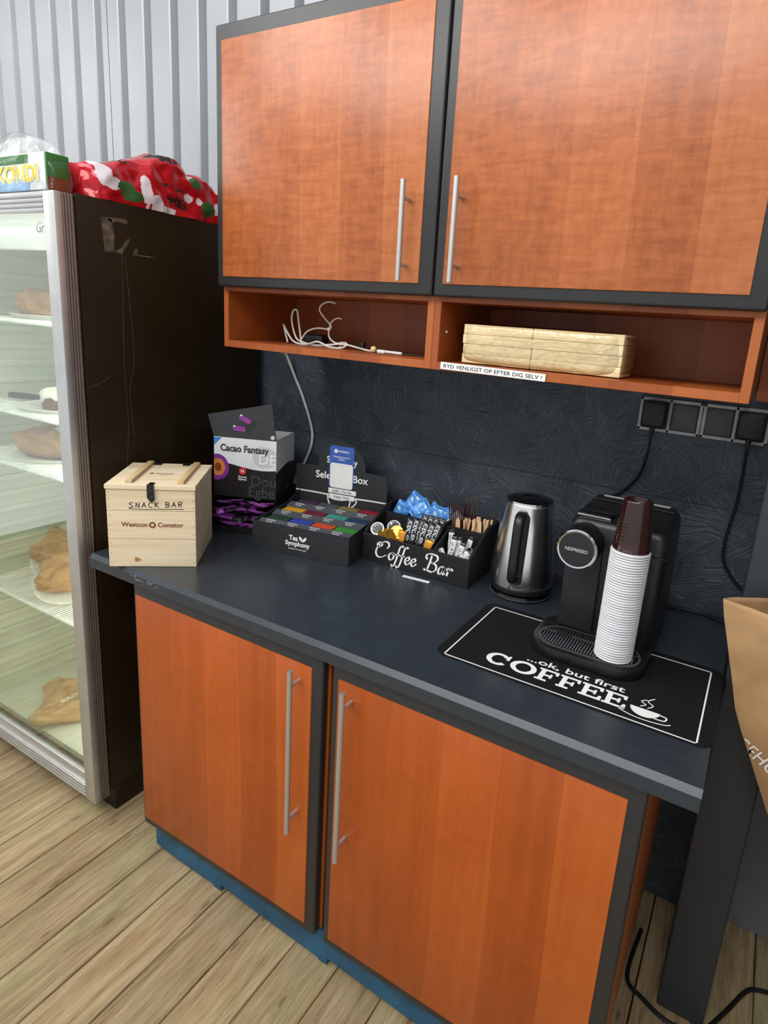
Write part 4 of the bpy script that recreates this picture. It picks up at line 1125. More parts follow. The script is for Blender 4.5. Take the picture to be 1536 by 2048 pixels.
# creamer pods: clear lids and gold tubs
def pod(mat_lid):
    t = thing('creamer_pod', '', 'creamer')
    b = B(); b.lathe([(0, 0), (0.0125, 0), (0.0165, 0.015), (0.0190, 0.016), (0.0190, 0.018), (0, 0.018)], 26); b.build('tub', 'gold' if mat_lid == 'gold' else 'clear_lid', t)
    b = B(); b.lathe([(0.0165, 0.0182), (0.0195, 0.0182), (0.0195, 0.0198), (0.0165, 0.0198)], 28, closed=True)
    b.build('rim', 'chrome' if mat_lid != 'gold' else 'gold', t); return t
p1 = pod('clear'); p1['label'] = 'empty clear creamer cup with a silver rim standing on edge in the organiser'; p1['group'] = 'clear creamer cups'
scatter(p1, [(W_(0.028, 0.040, 0.080), (radians(52), 0, radians(15))), (W_(0.066, 0.066, 0.088), (radians(52), 0, radians(20)))])
p2 = pod('gold'); p2['label'] = 'gold foil creamer pod lying in the left front compartment'; p2['group'] = 'gold creamer pods'
scatter(p2, [(W_(0.056, 0.030, 0.068), (radians(24), radians(10), 0)), (W_(0.092, 0.045, 0.084), (radians(58), radians(-12), 0.3)), (W_(0.080, 0.026, 0.072), (radians(40), 0, 0.8)),
             (W_(0.030, 0.070, 0.040), (0, 0, 0)), (W_(0.070, 0.050, 0.036), (0.2, 0, 0))])
# upright sachets
def stickpack(L, Wd, T, mats, pat=None): return sachet_mesh(L, Wd, T, mats, 0.006, seed=L * 100, pat=pat)
def upright(rx, ry, rz): return (Matrix.Rotation(rz, 3, 'Z') @ Matrix.Rotation(rx, 3, 'X') @ Matrix.Rotation(ry, 3, 'Y') @ Matrix.Rotation(radians(-90), 3, 'Y') @ Matrix.Rotation(radians(90), 3, 'X')).to_euler()
def set_up(o, p, lean, side, rz):
    o.location = p; o.rotation_euler = upright(lean, side, rz)
R_ = random.Random(21)
def stand_row(name, label, cat, group, builder, spots):
    first = None
    for i, (x, y, z, lean, side, rz) in enumerate(spots):
        if first is None: first = tag(builder.build(name, None, None, sharp=30), label, cat, group); o = first
        else: o = first.copy(); COL.objects.link(o)
        set_up(o, W_(x, y, z), lean, side, rz)
stand_row('coffee_sachet', 'glossy black coffee sachet with white print standing in the organiser', 'sachet', 'black coffee sachets', stickpack(0.098, 0.021, 0.005, ('foil_black', 'card_white'), lambda c: -0.016 < c.x < 0.040 and abs(c.y) < 0.006 and noise.noise((c.x * 330, c.y * 260, 1)) > 0.05),
          [(0.122 + 0.0155 * i, 0.045 + 0.006 * (i % 3), 0.088 + 0.003 * (i % 2), -0.30 - 0.05 * (i % 2), 0.12 + 0.03 * i, 0.35) for i in range(6)] +
          [(0.150 + 0.016 * i, 0.080, 0.098, -0.2, 0.10 + 0.05 * i, 0.2) for i in range(4)])
stand_row('foil_sachet', 'orange foil sachet standing among the black ones in the organiser', 'sachet', 'orange sachets', stickpack(0.075, 0.022, 0.004, ('orange_foil', 'orange_foil')),
          [(0.112, 0.022, 0.068, -0.25, 0.05, 0.1), (0.197, 0.020, 0.062, -0.3, 0.25, 0.2)])
stand_row('sugar_stick', 'white and black sugar stick standing in the right front compartment', 'sugar stick', 'white sugar sticks', stickpack(0.085, 0.016, 0.005, ('card_white', 'foil_black'), lambda c: (abs(c.y) < 0.005 and -0.02 < c.x < 0.022 and noise.noise((c.x * 330, c.y * 260, 5)) > 0.12) or c.x > 0.030),
          [(0.246, 0.075, 0.086, -0.15, -0.05, 0.1), (0.262, 0.050, 0.076, -0.30, 0.10, 0.1), (0.276, 0.060, 0.074, -0.2, 0.05, 0.3), (0.288, 0.040, 0.068, -0.35, 0.22, 0.1), (0.300, 0.070, 0.080, -0.25, 0.12, -0.2),
           (0.312, 0.035, 0.062, -0.5, 0.45, 0.1), (0.248, 0.030, 0.056, -0.8, -0.6, 0.1), (0.300, 0.028, 0.062, -0.6, 0.55, 0.1)])
stand_row('foil_packet', 'blue foil packet poking out of the rear left compartment', 'packet', 'blue packets', stickpack(0.064, 0.046, 0.008, ('blue_foil', 'blue_light'), lambda c: noise.noise((c.x * 70, c.y * 90, 4)) > 0.22 and abs(c.x) < 0.022),
          [(0.040, 0.140, 0.118, -0.25, 0.35, 0.2), (0.075, 0.150, 0.150, -0.35, 0.5, 0.15), (0.105, 0.138, 0.140, -0.45, 0.9, 0.1), (0.140, 0.150, 0.130, -0.3, 0.6, -0.1), (0.165, 0.140, 0.128, -0.35, 0.2, 0.3),
           (0.185, 0.150, 0.125, -0.3, -0.25, 0.2), (0.115, 0.130, 0.115, -0.5, 0.3, 0.0)])
# white paper corner
stand_row('paper_sachet', 'white paper sachet beside the brown stirrers in the organiser', 'sachet', None, stickpack(0.06, 0.03, 0.003, ('white_gloss', 'white_gloss')), [(0.214, 0.148, 0.125, -0.3, 0.6, 0.2)])
# stirrers
b = B(); b.box(-0.0013, 0.0013, -0.0022, 0.0022, 0, 0.172, 0.0006)
first = tag(b.build('brown_stirrer', 'stick_brown', None), 'thin dark brown plastic stirrer fanned in the rear of the organiser', 'stirrer', 'brown stirrers')
sp = []
for i in range(16): sp.append((W_(0.226 + 0.0026 * (i % 8), 0.135 + 0.012 * (i // 8), 0.010), (radians(-3 - 2 * (i // 8)), radians(-10 + 1.9 * i * 0.8), 0)))
scatter(first, sp)
b = B(); b.box(-0.003, 0.003, -0.0008, 0.0008, 0, 0.195, 0.0006)
first = tag(b.build('plastic_spoon', 'stick_brown', None), 'taller dark brown spoon handle behind the brown stirrers', 'spoon', 'dark spoon handles')
scatter(first, [(W_(0.234, 0.166, 0.010), (radians(-1), radians(2), 0)), (W_(0.242, 0.166, 0.010), (radians(-2), radians(4), 0)), (W_(0.250, 0.164, 0.010), (radians(-2), radians(7), 0.3))])
b = B(); P = [(-0.003, 0.0), (0.003, 0.0)] + [(0.003 * cos(a), 0.132 + 0.003 * sin(a)) for a in (0, .5, 1.05, 1.57, 2.1, 2.6, pi)]
b.prism(P, -0.0007, 0.0007, FRONT)
first = tag(b.build('wooden_stirrer', 'stick_wood', None), 'pale wooden stir stick standing in the rear right compartment', 'stirrer', 'wooden stir sticks')
sp = []
for i in range(30):
    x = 0.232 + 0.098 * ((i * 0.618) % 1.0); y = 0.120 + 0.038 * R_.random()
    sp.append((W_(x, y, 0.009 - 0.004 * R_.random() + (0.012 if x > 0.29 else 0)), (radians(R_.uniform(-6, 2)), radians(R_.uniform(-7, 7) + (0.28 - x) * 60), R_.uniform(-0.6, 0.6))))
scatter(first, sp)
b = B(); b.box(-0.0035, 0.0035, -0.001, 0.001, 0, 0.17, 0.0008)
tag(b.build('plastic_knife', 'black', None, loc=W_(0.322, 0.165, 0.010), rot=(0, radians(5), 0)), 'single black plastic handle rising behind the wooden stir sticks', 'cutlery')

# white slip in front of the organiser
b = B(); b.box(-0.040, 0.040, -0.0065, 0.0065, 0, 0.0006)
o = b.build('label_slip', 'white', None, loc=(0.626, 0.408, 0.9001), rot=(0, 0, radians(5)))
tag(o, 'small white label slip lying on the worktop before the organiser', 'label')

# ================================================================== KETTLE
KX, KY = 0.884, 0.517
kb = thing('power_stand', 'round black power stand under the kettle', 'power stand', (KX, KY, 0.9))
b = B(); b.lathe([(0, 0.0005), (0.078, 0.0005), (0.080, 0.004), (0.076, 0.013), (0.060, 0.016), (0, 0.016)], 48); b.build('base_plate', 'black_gloss', kb, sharp=50)
b = B(); b.lathe([(0.0785, 0.0055), (0.0812, 0.0055), (0.0812, 0.0075), (0.0785, 0.0075)], 48, closed=True); b.build('ring', 'socket_grey', kb)
KT = thing('kettle', 'tapered brushed steel electric kettle with a black handle and lid', 'kettle', (KX, KY, 0.9165), 0)
KP = catmull([Vector((r_, 0, z_)) for r_, z_ in ((0.0825, 0.018), (0.0832, 0.030), (0.0820, 0.055), (0.0775, 0.10), (0.0712, 0.155), (0.0652, 0.205), (0.0618, 0.232))], 8, False)
b = B(); b.lathe([(q.x, q.z) for q in KP] + [(0.0600, 0.2365), (0.0580, 0.238)], 72)
kbod = b.build('body', 'kettle', KT, sharp=60)
b = B(); b.lathe([(0, 0.0), (0.074, 0.0), (0.0815, 0.004), (0.0835, 0.017), (0.0825, 0.019), (0, 0.019)], 64); b.build('bottom_ring', 'black', KT, sharp=50)
b = B(); b.lathe([(0.0598, 0.2365), (0.0585, 0.241), (0.045, 0.2455), (0.022, 0.247), (0.020, 0.2445), (0.012, 0.2435), (0, 0.2435)], 56)
kl = b.build('lid', 'black_gloss', KT, sharp=40)
b = B(); b.lathe([(0.0582, 0.236), (0.0618, 0.2365), (0.0605, 0.2405), (0.0582, 0.2405)], 56, closed=True); b.build('rim', 'chrome', KT)
ha = radians(-84)
hm = Matrix.Rotation(ha, 4, 'Z')
def kr(z):
    pr = [(q.z, q.x) for q in KP]
    for (a, p), (c, q) in zip(pr[:-1], pr[1:]):
        if a <= z <= c: return p + (q - p) * (z - a) / (c - a)
    return pr[-1][1]
b = B()   # black backing strip on the body, rounded ends
def back(u, v):
    z = 0.030 + 0.192 * u
    hw_ = 0.021 * min(1.0, sqrt(max(0, 1 - max(0, (abs(u - 0.5) - 0.40) / 0.10) ** 2)))
    a = (v - 0.5) * 2 * hw_ / kr(z); r = kr(z) + 0.0022 * (1 if 0 < v < 1 and 0 < u < 1 else 0) - (0.0005 if not (0 < v < 1 and 0 < u < 1) else 0)
    return hm @ Vector((r * cos(a), r * sin(a), z))
b.grid(back, 40, 8); hs_ = b.build('handle_mount', 'black_matt', KT, sharp=0)
b = B()
pts = [(0.060, 0.218), (0.082, 0.216), (0.098, 0.200), (0.104, 0.160), (0.108, 0.110), (0.110, 0.075), (0.106, 0.056), (0.094, 0.050), (0.078, 0.052)]
C_ = catmull([Vector((r, 0, z)) for r, z in pts], 6, False)
rings = []
for i, p_ in enumerate(C_):
    t_ = C_[min(i + 1, len(C_) - 1)] - C_[max(i - 1, 0)]; t_.normalize(); n_ = Vector((t_.z, 0, -t_.x))
    hw2, ht = 0.0125, 0.0075
    rings.append([b.bm.verts.new(hm @ (p_ + Vector((0, hw2 * cos(a) , 0)) + n_ * ht * sin(a))) for a in [2 * pi * k / 16 for k in range(16)]])
for A, C in zip(rings[:-1], rings[1:]):
    for k_ in range(16): b.bm.faces.new((A[k_], A[(k_ + 1) % 16], C[(k_ + 1) % 16], C[k_]))
b.bm.faces.new(rings[0][::-1]); b.bm.faces.new(rings[-1])
for f_ in b.bm.faces: f_.smooth = True
hd_ = b.build('handle', 'black', KT)
b = B(); b.lathe([(0, 0), (0.009, 0), (0.009, 0.004), (0.0075, 0.005), (0, 0.004)], 20, hm @ Matrix.Translation((0.0915, 0, 0.209)) @ Matrix.Rotation(radians(62), 4, 'Y')); b.build('lid_button', 'black_matt', hd_)
b = B(); b.lathe([(0, 0), (0.011, 0), (0.010, 0.006), (0, 0.007)], 20, hm @ Matrix.Translation((kr(0.042) + 0.001, 0, 0.042)) @ Matrix.Rotation(radians(90), 4, 'Y')); b.build('switch', 'socket_grey', KT)

# ================================================================== DRINK MAT
MT = thing('coffee_mat', 'black rubber coffee mat with white lettering under the coffee machine', 'mat', (1.12, 0.2525, 0.9))
b = B(); b.prism(rrect(-0.272, 0.272, -0.150, 0.150, 0.028), 0.0002, 0.0022); b.build('mat', 'mat', MT)
Z1_ = 0.0022
b = B()
for x0, x1, y0, y1 in ((-0.250, 0.248, -0.1455, -0.1425), (-0.250, 0.248, 0.1285, 0.1315), (-0.250, -0.247, -0.1455, 0.1315), (0.245, 0.248, -0.1455, 0.1315)): b.box(x0, x1, y0, y1, Z1_, Z1_ + 0.0002)
b.build('border', 'ink_white', MT)
text('lettering', '...ok, but first', 0.0205, 'ink_white', MT, (0.005, -0.062, Z1_ + 0.0003), mtx=Matrix.Identity(4), bold=0.018, xs=1.33, thick=0.0001, label='white lettering')
b = B()   # slab-serif COFFEE
def slab(b, ch, x, y, h, w, mtx):
    s = 0.21 * h; sl = 0.13 * h
    bx = lambda x0, x1, y0, y1: b.prism([(x + x0 * w, y + y0), (x + x1 * w, y + y0), (x + x1 * w, y + y1), (x + x0 * w, y + y1)], 0, 0.0002, mtx)
    if ch == 'O':
        for i in range(40):
            a0, a1 = 2 * pi * i / 40, 2 * pi * (i + 1) / 40
            q = []
            for a, k in ((a0, 1), (a1, 1), (a1, 0), (a0, 0)):
                rx = 0.5 * w if k else 0.5 * w - 0.25 * h; ry = 0.52 * h if k else 0.36 * h
                q.append((x + 0.5 * w + rx * cos(a), y + 0.5 * h + ry * sin(a)))
            b.prism(q, 0, 0.0002, mtx)
    elif ch == 'C':
        for i in range(36):
            t0, t1 = radians(38 + 284 * i / 36), radians(38 + 284 * (i + 1) / 36)
            q = []
            for a, k in ((t0, 1), (t1, 1), (t1, 0), (t0, 0)):
                rx = 0.5 * w if k else 0.5 * w - 0.25 * h; ry = 0.52 * h if k else 0.36 * h
                q.append((x + 0.5 * w + rx * cos(a), y + 0.5 * h + ry * sin(a)))
            b.prism(q, 0, 0.0002, mtx)
        b.prism([(x + px * w, y + py * h) for px, py in ((0.80, 0.60), (0.93, 0.60), (0.93, 1.02), (0.86, 1.02), (0.80, 0.86))], 0.0002, 0.0003, mtx)
    else:
        c = s / w; q = sl
        P = [(0, 0), (0.56, 0), (0.56, q), (0.12 + c, q)] if ch == 'F' else [(0, 0), (0.98, 0), (0.98, 0.33 * h), (0.86, 0.33 * h), (0.80, q), (0.12 + c, q)]
        P += [(0.12 + c, 0.44 * h), (0.60, 0.44 * h), (0.60, 0.34 * h), (0.71, 0.34 * h), (0.71, 0.68 * h), (0.60, 0.68 * h), (0.60, 0.44 * h + q), (0.12 + c, 0.44 * h + q),
              (0.12 + c, h - q), (0.78, h - q), (0.84, 0.70 * h), (0.95, 0.70 * h), (0.95, h), (0, h), (0, h - q), (0.12, h - q), (0.12, q), (0, q)]
        b.prism([(x + px * w, y + py) for px, py in P], 0, 0.0002, mtx)
xx = -0.171
for ch, w in (('C', 0.051), ('O', 0.055), ('F', 0.043), ('F', 0.043), ('E', 0.044), ('E', 0.044)):
    slab(b, ch, xx, -0.1175, 0.046, w, Matrix.Translation((0, 0, Z1_ + 0.0001))); xx += w + 0.0015 + (0.001 if ch in 'CO' else 0)
lt = b.build('lettering', 'ink_white', MT, sharp=30); lt['label'] = 'large white slab lettering'
b = B(); Mz = Matrix.Translation((0, 0, Z1_ + 0.0001))
b.prism([(0.125, -0.094)] + [(0.152 + 0.027 * cos(a), -0.094 + 0.026 * sin(a)) for a in [pi + pi * i / 16 for i in range(1, 16)]] + [(0.179, -0.094)], 0, 0.0002, Mz)
b.ribbon([(0.178, -0.098), (0.190, -0.100), (0.188, -0.112), (0.170, -0.114)], 0.003, 0, 0.0002, Mz)
b.ribbon([(0.118, -0.112), (0.108, -0.118), (0.130, -0.127), (0.160, -0.129), (0.190, -0.124), (0.200, -0.117)], 0.0022, 0, 0.0002, Mz)
b.ribbon([(0.142, -0.088), (0.150, -0.078), (0.141, -0.070), (0.150, -0.060)], 0.0022, 0, 0.0002, Mz); b.ribbon([(0.155, -0.088), (0.163, -0.075), (0.152, -0.064), (0.162, -0.048)], 0.0022, 0, 0.0002, Mz)
b.build('cup_drawing', 'ink_white', MT)

# ================================================================== COFFEE MACHINE
MX, MY = 1.0335, 0.345     # front left of the body
CM = thing('coffee_machine', 'black capsule coffee machine with a round chrome-ringed head', 'coffee machine', (MX, MY, 0.9024))
mw, md, mh = 0.212, 0.205, 0.284
b = B()
def body_loop(z, ins):
    return [(x, y) for x, y in rrect(0.0 + ins, mw - ins, 0.0 + ins, md - ins, 0.022, 5)]
prof = [(0.0, 0.001), (0.003, 0.0), (0.15, 0.0), (0.235, 0.0), (0.268, 0.002), (0.279, 0.007), (0.284, 0.016)]
loops = []
for z, ins in prof: loops.append([b.bm.verts.new((x, y, z + (0.010 * (y / md) if z > 0.24 else 0))) for x, y in body_loop(z, ins)])
n = len(loops[0])
for A, C in zip(loops[:-1], loops[1:]):
    for i in range(n): b.bm.faces.new((A[i], A[(i + 1) % n], C[(i + 1) % n], C[i]))
b.bm.faces.new(loops[0][::-1]); b.bm.faces.new(loops[-1])
for f_ in b.bm.faces: f_.smooth = True
mb = b.build('body', 'black', CM, sharp=40)
b = B(); b.box(0.0855, 0.0867, -0.0006, 0.0, 0.002, 0.235); b.box(0.0, 0.212, -0.0005, 0.0, 0.232, 0.2334); b.build('seam', 'black_gloss', mb)
# front column, slightly proud
b = B(); b.box(0.006, 0.084, -0.006, 0.004, 0.028, 0.225, 0.004); b.build('front_column', 'black_matt', CM)
# brewing head
hc = Vector((0.042, 0, 0.2335 - 0.0))
b = B(); Mh = Matrix.Translation(hc) @ Matrix.Rotation(radians(90), 4, 'X')
b.lathe([(0, -0.01), (0.0425, -0.01), (0.0430, 0.062), (0.0415, 0.0645), (0, 0.0645)], 48, Mh); hdm = b.build('brew_head', 'black', CM, sharp=40)
b = B(); b.lathe([(0.0375, 0.0640), (0.0425, 0.0630), (0.0432, 0.0655), (0.0405, 0.0685), (0.0375, 0.0675)], 56, Mh, closed=True); b.build('ring', 'chrome', hdm)
b = B(); b.lathe([(0, 0.0672), (0.0376, 0.0665), (0.0376, 0.0640), (0, 0.064)], 48, Mh); b.build('dial', 'black_matt', hdm, sharp=30)
text('lettering', 'NESPRESSO', 0.0072, 'socket_white', hdm, (hc.x, -0.0676, hc.z - 0.004), bold=0.01, spacing=0.95)
# slider on top
b = B(); b.prism(rrect(0.012, 0.088, 0.022, 0.060, 0.010), 0.2845, 0.2925, None, 0.002); sl = b.build('slider', 'black_gloss', CM)
b = B(); b.tube([(0.014, 0.020, 0.287), (0.050, 0.0185, 0.2875), (0.086, 0.020, 0.287)], 0.0022, 8); b.build('slider_trim', 'chrome', sl)
# tank lid at the rear with a bright edge
b = B(); b.box(0.014, 0.198, 0.155, 0.196, 0.2915, 0.2955, 0.0015); tk = b.build('tank_lid', 'black', CM)
b = B(); b.box(0.030, 0.182, 0.1885, 0.196, 0.2956, 0.2968); b.build('bright_strip', 'card_lgrey', tk)
# drip tray
ty0, ty1, tx0, tx1 = -0.122, 0.0, -0.028, 0.214
b = B(); b.prism([(x, y) for x, y in rrect(tx0, tx1, ty0, ty1 + 0.06, 0.060, 10)], 0.0006, 0.024, None, 0.003)
tr = b.build('drip_tray', 'black', CM)
b = B(); b.prism(rrect(tx0 + 0.012, tx1 - 0.012, ty0 + 0.014, ty1 - 0.008, 0.048, 10), 0.0241, 0.0252)
gp = b.build('grille_rim', 'socket_grey', tr)
b = B(); b.prism(rrect(tx0 + 0.017, tx1 - 0.017, ty0 + 0.019, ty1 - 0.013, 0.044, 10), 0.0252, 0.0256)
b.build('tray_opening', 'black_gloss', tr)
b = B()
i = 0; x = tx0 + 0.024
while x < tx1 - 0.02:
    e = min(x - (tx0 + 0.017), (tx1 - 0.017) - x); r = 0.044
    cut = 0 if e >= r else r - sqrt(max(0, r * r - (r - e) ** 2))
    b.box(x - 0.0012, x + 0.0012, ty0 + 0.020 + cut, ty1 - 0.014 - cut, 0.0256, 0.0272)
    x += 0.0062
b.box(tx0 + 0.018, tx1 - 0.018, ty0 + 0.076, ty0 + 0.080, 0.0256, 0.0272)
gr = b.build('grille', 'socket_grey', tr, sharp=0)
b = B(); b.prism([(0.020, -0.050), (0.050, -0.053), (0.054, -0.045), (0.036, -0.043), (0.030, -0.036), (0.018, -0.038)], 0.0272, 0.0276); b.build('tray_mark', 'ink_black', tr)

# ================================================================== CUPS
CUX, CUY = 1.181, 0.276
z0 = 0.9024 + 0.0273
RC = 0.0392
# upside-down paper cup: rim at the bottom
prof = [(RC - 0.0030, 0.0), (RC - 0.0004, 0.0002), (RC, 0.0014), (RC - 0.0006, 0.0026), (RC - 0.0050, 0.0030), (RC - 0.0056, 0.010), (0.0268, 0.088), (0.0260, 0.0892), (0.0245, 0.0892), (0.0245, 0.082), (0, 0.082)]
inner = [(0, 0.0815), (0.0248, 0.0815), (0.0258, 0.0880), (RC - 0.0059, 0.010), (RC - 0.0052, 0.002), (RC - 0.0030, 0.0)]
nC = 43; dz = (1.166 - z0) / nC
b = B(); b.lathe(prof, 36); b.lathe(inner, 36)
first = tag(b.build('paper_cup', 'cup_white', None, sharp=50), 'white paper cup nested upside down in the tall stack on the drip tray', 'cup', 'stacked white paper cups')
for i in range(nC):
    o = first if i == 0 else first.copy()
    if i: COL.objects.link(o)
    o.location = (CUX + 0.006 * i / nC * 0.4, CUY + 0.0005 * sin(i * 1.3), z0 + dz * i); o.rotation_euler = (0, 0, i * 0.7)
prof = [(0.0350, 0.0), (0.0362, 0.0003), (0.0362, 0.003), (0.0350, 0.004), (0.0345, 0.022)]
z = 0.022
for k_ in range(6):
    r = 0.0342 - 0.00045 * k_
    prof += [(r, z + 0.001), (r + 0.0009, z + 0.0035), (r, z + 0.006)]; z += 0.0066
prof += [(0.0310, z + 0.004), (0.0282, 0.100), (0.0268, 0.1025), (0.0235, 0.1025), (0.0225, 0.098), (0.0215, 0.094), (0, 0.094)]
inner = [(0, 0.093), (0.0205, 0.093), (0.027, 0.10), (0.030, 0.07), (0.0335, 0.02), (0.0345, 0.0)]
b = B(); b.lathe(prof, 44); b.lathe(inner, 44)
o = b.build('plastic_cup', 'cup_brown', None, sharp=60, loc=(CUX + 0.0025, CUY, z0 + dz * (nC - 1) + 0.0048))
tag(o, 'dark brown ribbed plastic cup upside down on top of the white cups', 'cup')

# ================================================================== SOCKETS AND PLUGS
def socket(x0, name_label):
    t = thing('double_socket', name_label, 'socket', (x0, 0.70, 1.392), 0, 'double sockets on the splashback')
    b = B(); w = 0.147; h = 0.084
    for q in ((0, w, -h / 2, -h / 2 + 0.008), (0, w, h / 2 - 0.008, h / 2), (0, 0.008, -h / 2, h / 2), (w - 0.008, w, -h / 2, h / 2), (w / 2 - 0.004, w / 2 + 0.004, -h / 2, h / 2)):
        b.box(q[0], q[1], -0.016, 0, q[2], q[3], 0.0015)
    b.build('frame', 'socket_white', t)
    for i in range(2):
        b = B(); b.box(0.0085 + i * 0.0695, 0.069 + i * 0.0695, -0.020, -0.001, -h / 2 + 0.0085, h / 2 - 0.0085, 0.004, 3); b.build('flap', 'socket_grey', t)
    return t
SZ = 1.392
socket(1.088, 'left double socket below the right wall cabinet')
socket(1.2365, 'right double socket below the right wall cabinet')
def plug(name, label, x, pts):
    t = thing(name, label, 'plug', (x, 0.678, SZ))
    b = B(); b.box(-0.029, 0.029, -0.028, 0.0015, -0.030, 0.036, 0.008, 3); b.cyl((0, -0.014, -0.028), (0, -0.014, -0.052), 0.007, 12, 0.0045); b.build('plug_body', 'black_matt', t)
    b = B(); b.tube([(p[0] - x, p[1] - 0.678, p[2] - SZ) for p in pts], 0.0038, 8); b.build('cord', 'cord_black', t)
plug('power_plug', 'black plug in the left double socket, its cord running to the machine', 1.128, [(1.128, 0.664, 1.345), (1.126, 0.672, 1.30), (1.113, 0.686, 1.235), (1.075, 0.690, 1.180), (1.035, 0.690, 1.155), (0.995, 0.690, 1.12), (0.97, 0.690, 1.0), (0.965, 0.685, 0.91), (0.98, 0.66, 0.9045)])
plug('power_plug', 'black plug in the right double socket, its cord hanging beside the post', 1.345, [(1.345, 0.664, 1.345), (1.347, 0.680, 1.28), (1.346, 0.690, 1.20), (1.338, 0.690, 1.12), (1.340, 0.690, 1.06), (1.362, 0.690, 1.02), (1.40, 0.690, 0.985), (1.46, 0.690, 0.95)])
# cord lying along the back of the worktop
b = B(); b.tube([(1.20, 0.60, 0.9045), (1.235, 0.66, 0.9045), (1.30, 0.680, 0.9045), (1.36, 0.665, 0.9045), (1.38, 0.660, 0.9045)], 0.0038, 8)
bmesh.ops.translate(b.bm, verts=list(b.bm.verts), vec=(-MX, -MY, -0.9024)); b.build('power_cord', 'cord_black', CM)
# floor cable
b = B(); b.tube([(1.325, 0.56, 0.008), (1.318, 0.41, 0.008), (1.362, 0.374, 0.008), (1.428, 0.352, 0.008), (1.492, 0.372, 0.008), (1.541, 0.452, 0.008), (1.582, 0.533, 0.008), (1.615, 0.558, 0.008), (1.70, 0.58, 0.008)], 0.0052, 8)
tag(b.build('floor_cable', 'cord_black'), 'black cable lying on the floor around the foot of the post', 'cable')

# ================================================================== OPEN SHELF ITEMS
SF = 1.4733 + 0.0182
# white cord hanging down the splashback to an inline plug
t = thing('hanging_cable', 'off-white cable hanging down the splashback behind the cocoa box', 'cable', (-0.07, 0.69, 1.30))
b = B(); b.tube([(q[0] + 0.07, q[1] - 0.69, q[2] - 1.30) for q in [(-0.075, 0.640, 1.470), (-0.080, 0.672, 1.43), (-0.060, 0.692, 1.36), (-0.026, 0.692, 1.30), (0.016, 0.692, 1.20), (0.018, 0.692, 1.14), (-0.004, 0.692, 1.085), (-0.022, 0.692, 1.05)]], 0.0045, 8)
b.build('cord', 'cord_white', t)
b = B(); b.tube([(q[0] + 0.07, q[1] - 0.69, q[2] - 1.30) for q in [(-0.022, 0.692, 1.055), (-0.032, 0.690, 1.03), (-0.045, 0.688, 0.99)]], lambda k: 0.007 + 0.004 * k, 10); b.build('connector', 'cord_white', t)
# tangle of white cord in the left shelf
b = B()
sh = lambda x, y, z: (x, y, max(z, SF + 0.003))
pts = [sh(0.145, 0.42, 1.495), sh(0.13, 0.42, 1.54), sh(0.143, 0.41, 1.535), sh(0.175, 0.41, 1.50), sh(0.22, 0.41, 1.494), sh(0.27, 0.40, 1.505), sh(0.31, 0.40, 1.494), sh(0.35, 0.40, 1.492), sh(0.37, 0.40, 1.505), sh(0.34, 0.42, 1.508), sh(0.28, 0.43, 1.495), sh(0.22, 0.43, 1.494), sh(0.19, 0.42, 1.50)]
b.tube(pts, 0.0026, 7)
pts = [sh(0.205, 0.41, 1.495), sh(0.192, 0.41, 1.56), sh(0.186, 0.41, 1.585), sh(0.172, 0.41, 1.582), sh(0.168, 0.41, 1.555), sh(0.182, 0.41, 1.515), sh(0.20, 0.41, 1.502), sh(0.25, 0.41, 1.494), sh(0.31, 0.40, 1.50), sh(0.36, 0.40, 1.505), sh(0.43, 0.40, 1.496), sh(0.452, 0.40, 1.495)]
b.tube(pts, 0.0026, 7)
pts = [(0.205, 0.41, 1.508), (0.225, 0.41, 1.530), (0.26, 0.41, 1.541), (0.30, 0.41, 1.541), (0.31, 0.405, 1.551), (0.285, 0.405, 1.572), (0.270, 0.405, 1.590), (0.278, 0.405, 1.604), (0.300, 0.405, 1.612), (0.325, 0.405, 1.609)]
b.tube(pts, 0.0022, 7)
pts = [(0.300, 0.41, 1.541), (0.312, 0.405, 1.560), (0.330, 0.405, 1.571), (0.345, 0.405, 1.570)]
b.tube(pts, 0.0018, 7)
pts = [(0.300, 0.41, 1.541), (0.302, 0.41, 1.520), (0.318, 0.41, 1.508), (0.342, 0.41, 1.503), sh(0.335, 0.41, 1.494)]
b.tube(pts, 0.0022, 7)
t = thing('cord_tangle', 'tangled thin white cord in the left open shelf', 'cord', (0.25, 0.41, SF))
bm_ = b; bmesh.ops.translate(bm_.bm, verts=list(bm_.bm.verts), vec=(-0.25, -0.41, -SF)); bm_.build('cord', 'cord_white', t)
b = B(); b.lathe([(0, -0.005), (0.004, -0.004), (0.005, 0), (0.004, 0.004), (0, 0.005)], 12, Matrix.Translation((0.050, 0.0, 1.541 - SF))); b.build('bead', 'napkin', t)
b = B(); b.lathe([(0, -0.008), (0.006, -0.006), (0.008, 0), (0.006, 0.006), (0, 0.008)], 14, Matrix.Translation((0.206, -0.01, 0.0085))); b.build('bead', 'napkin', t)
b = B(); b.box(-0.012, 0.012, -0.005, 0.005, 0.0005, 0.009, 0.002); b.cyl((0.012, 0, 0.005), (0.060, 0.004, 0.004), 0.0035, 8); b.build('usb_plug', 'white', t, loc=(0.232, -0.012, 0.0))
t = thing('power_adapter', 'black power adapter lying in the left open shelf behind white cord', 'adapter', (0.205, 0.475, SF), 0.25)
b = B(); b.box(-0.030, 0.030, -0.022, 0.022, 0, 0.030, 0.006, 3); b.cyl((-0.010, 0.0, 0.030), (-0.010, 0.0, 0.042), 0.003, 8); b.build('adapter_body', 'black', t)
t = thing('usb_cable', 'thin black cable along the right of the left open shelf', 'cable', (0.50, 0.43, SF))
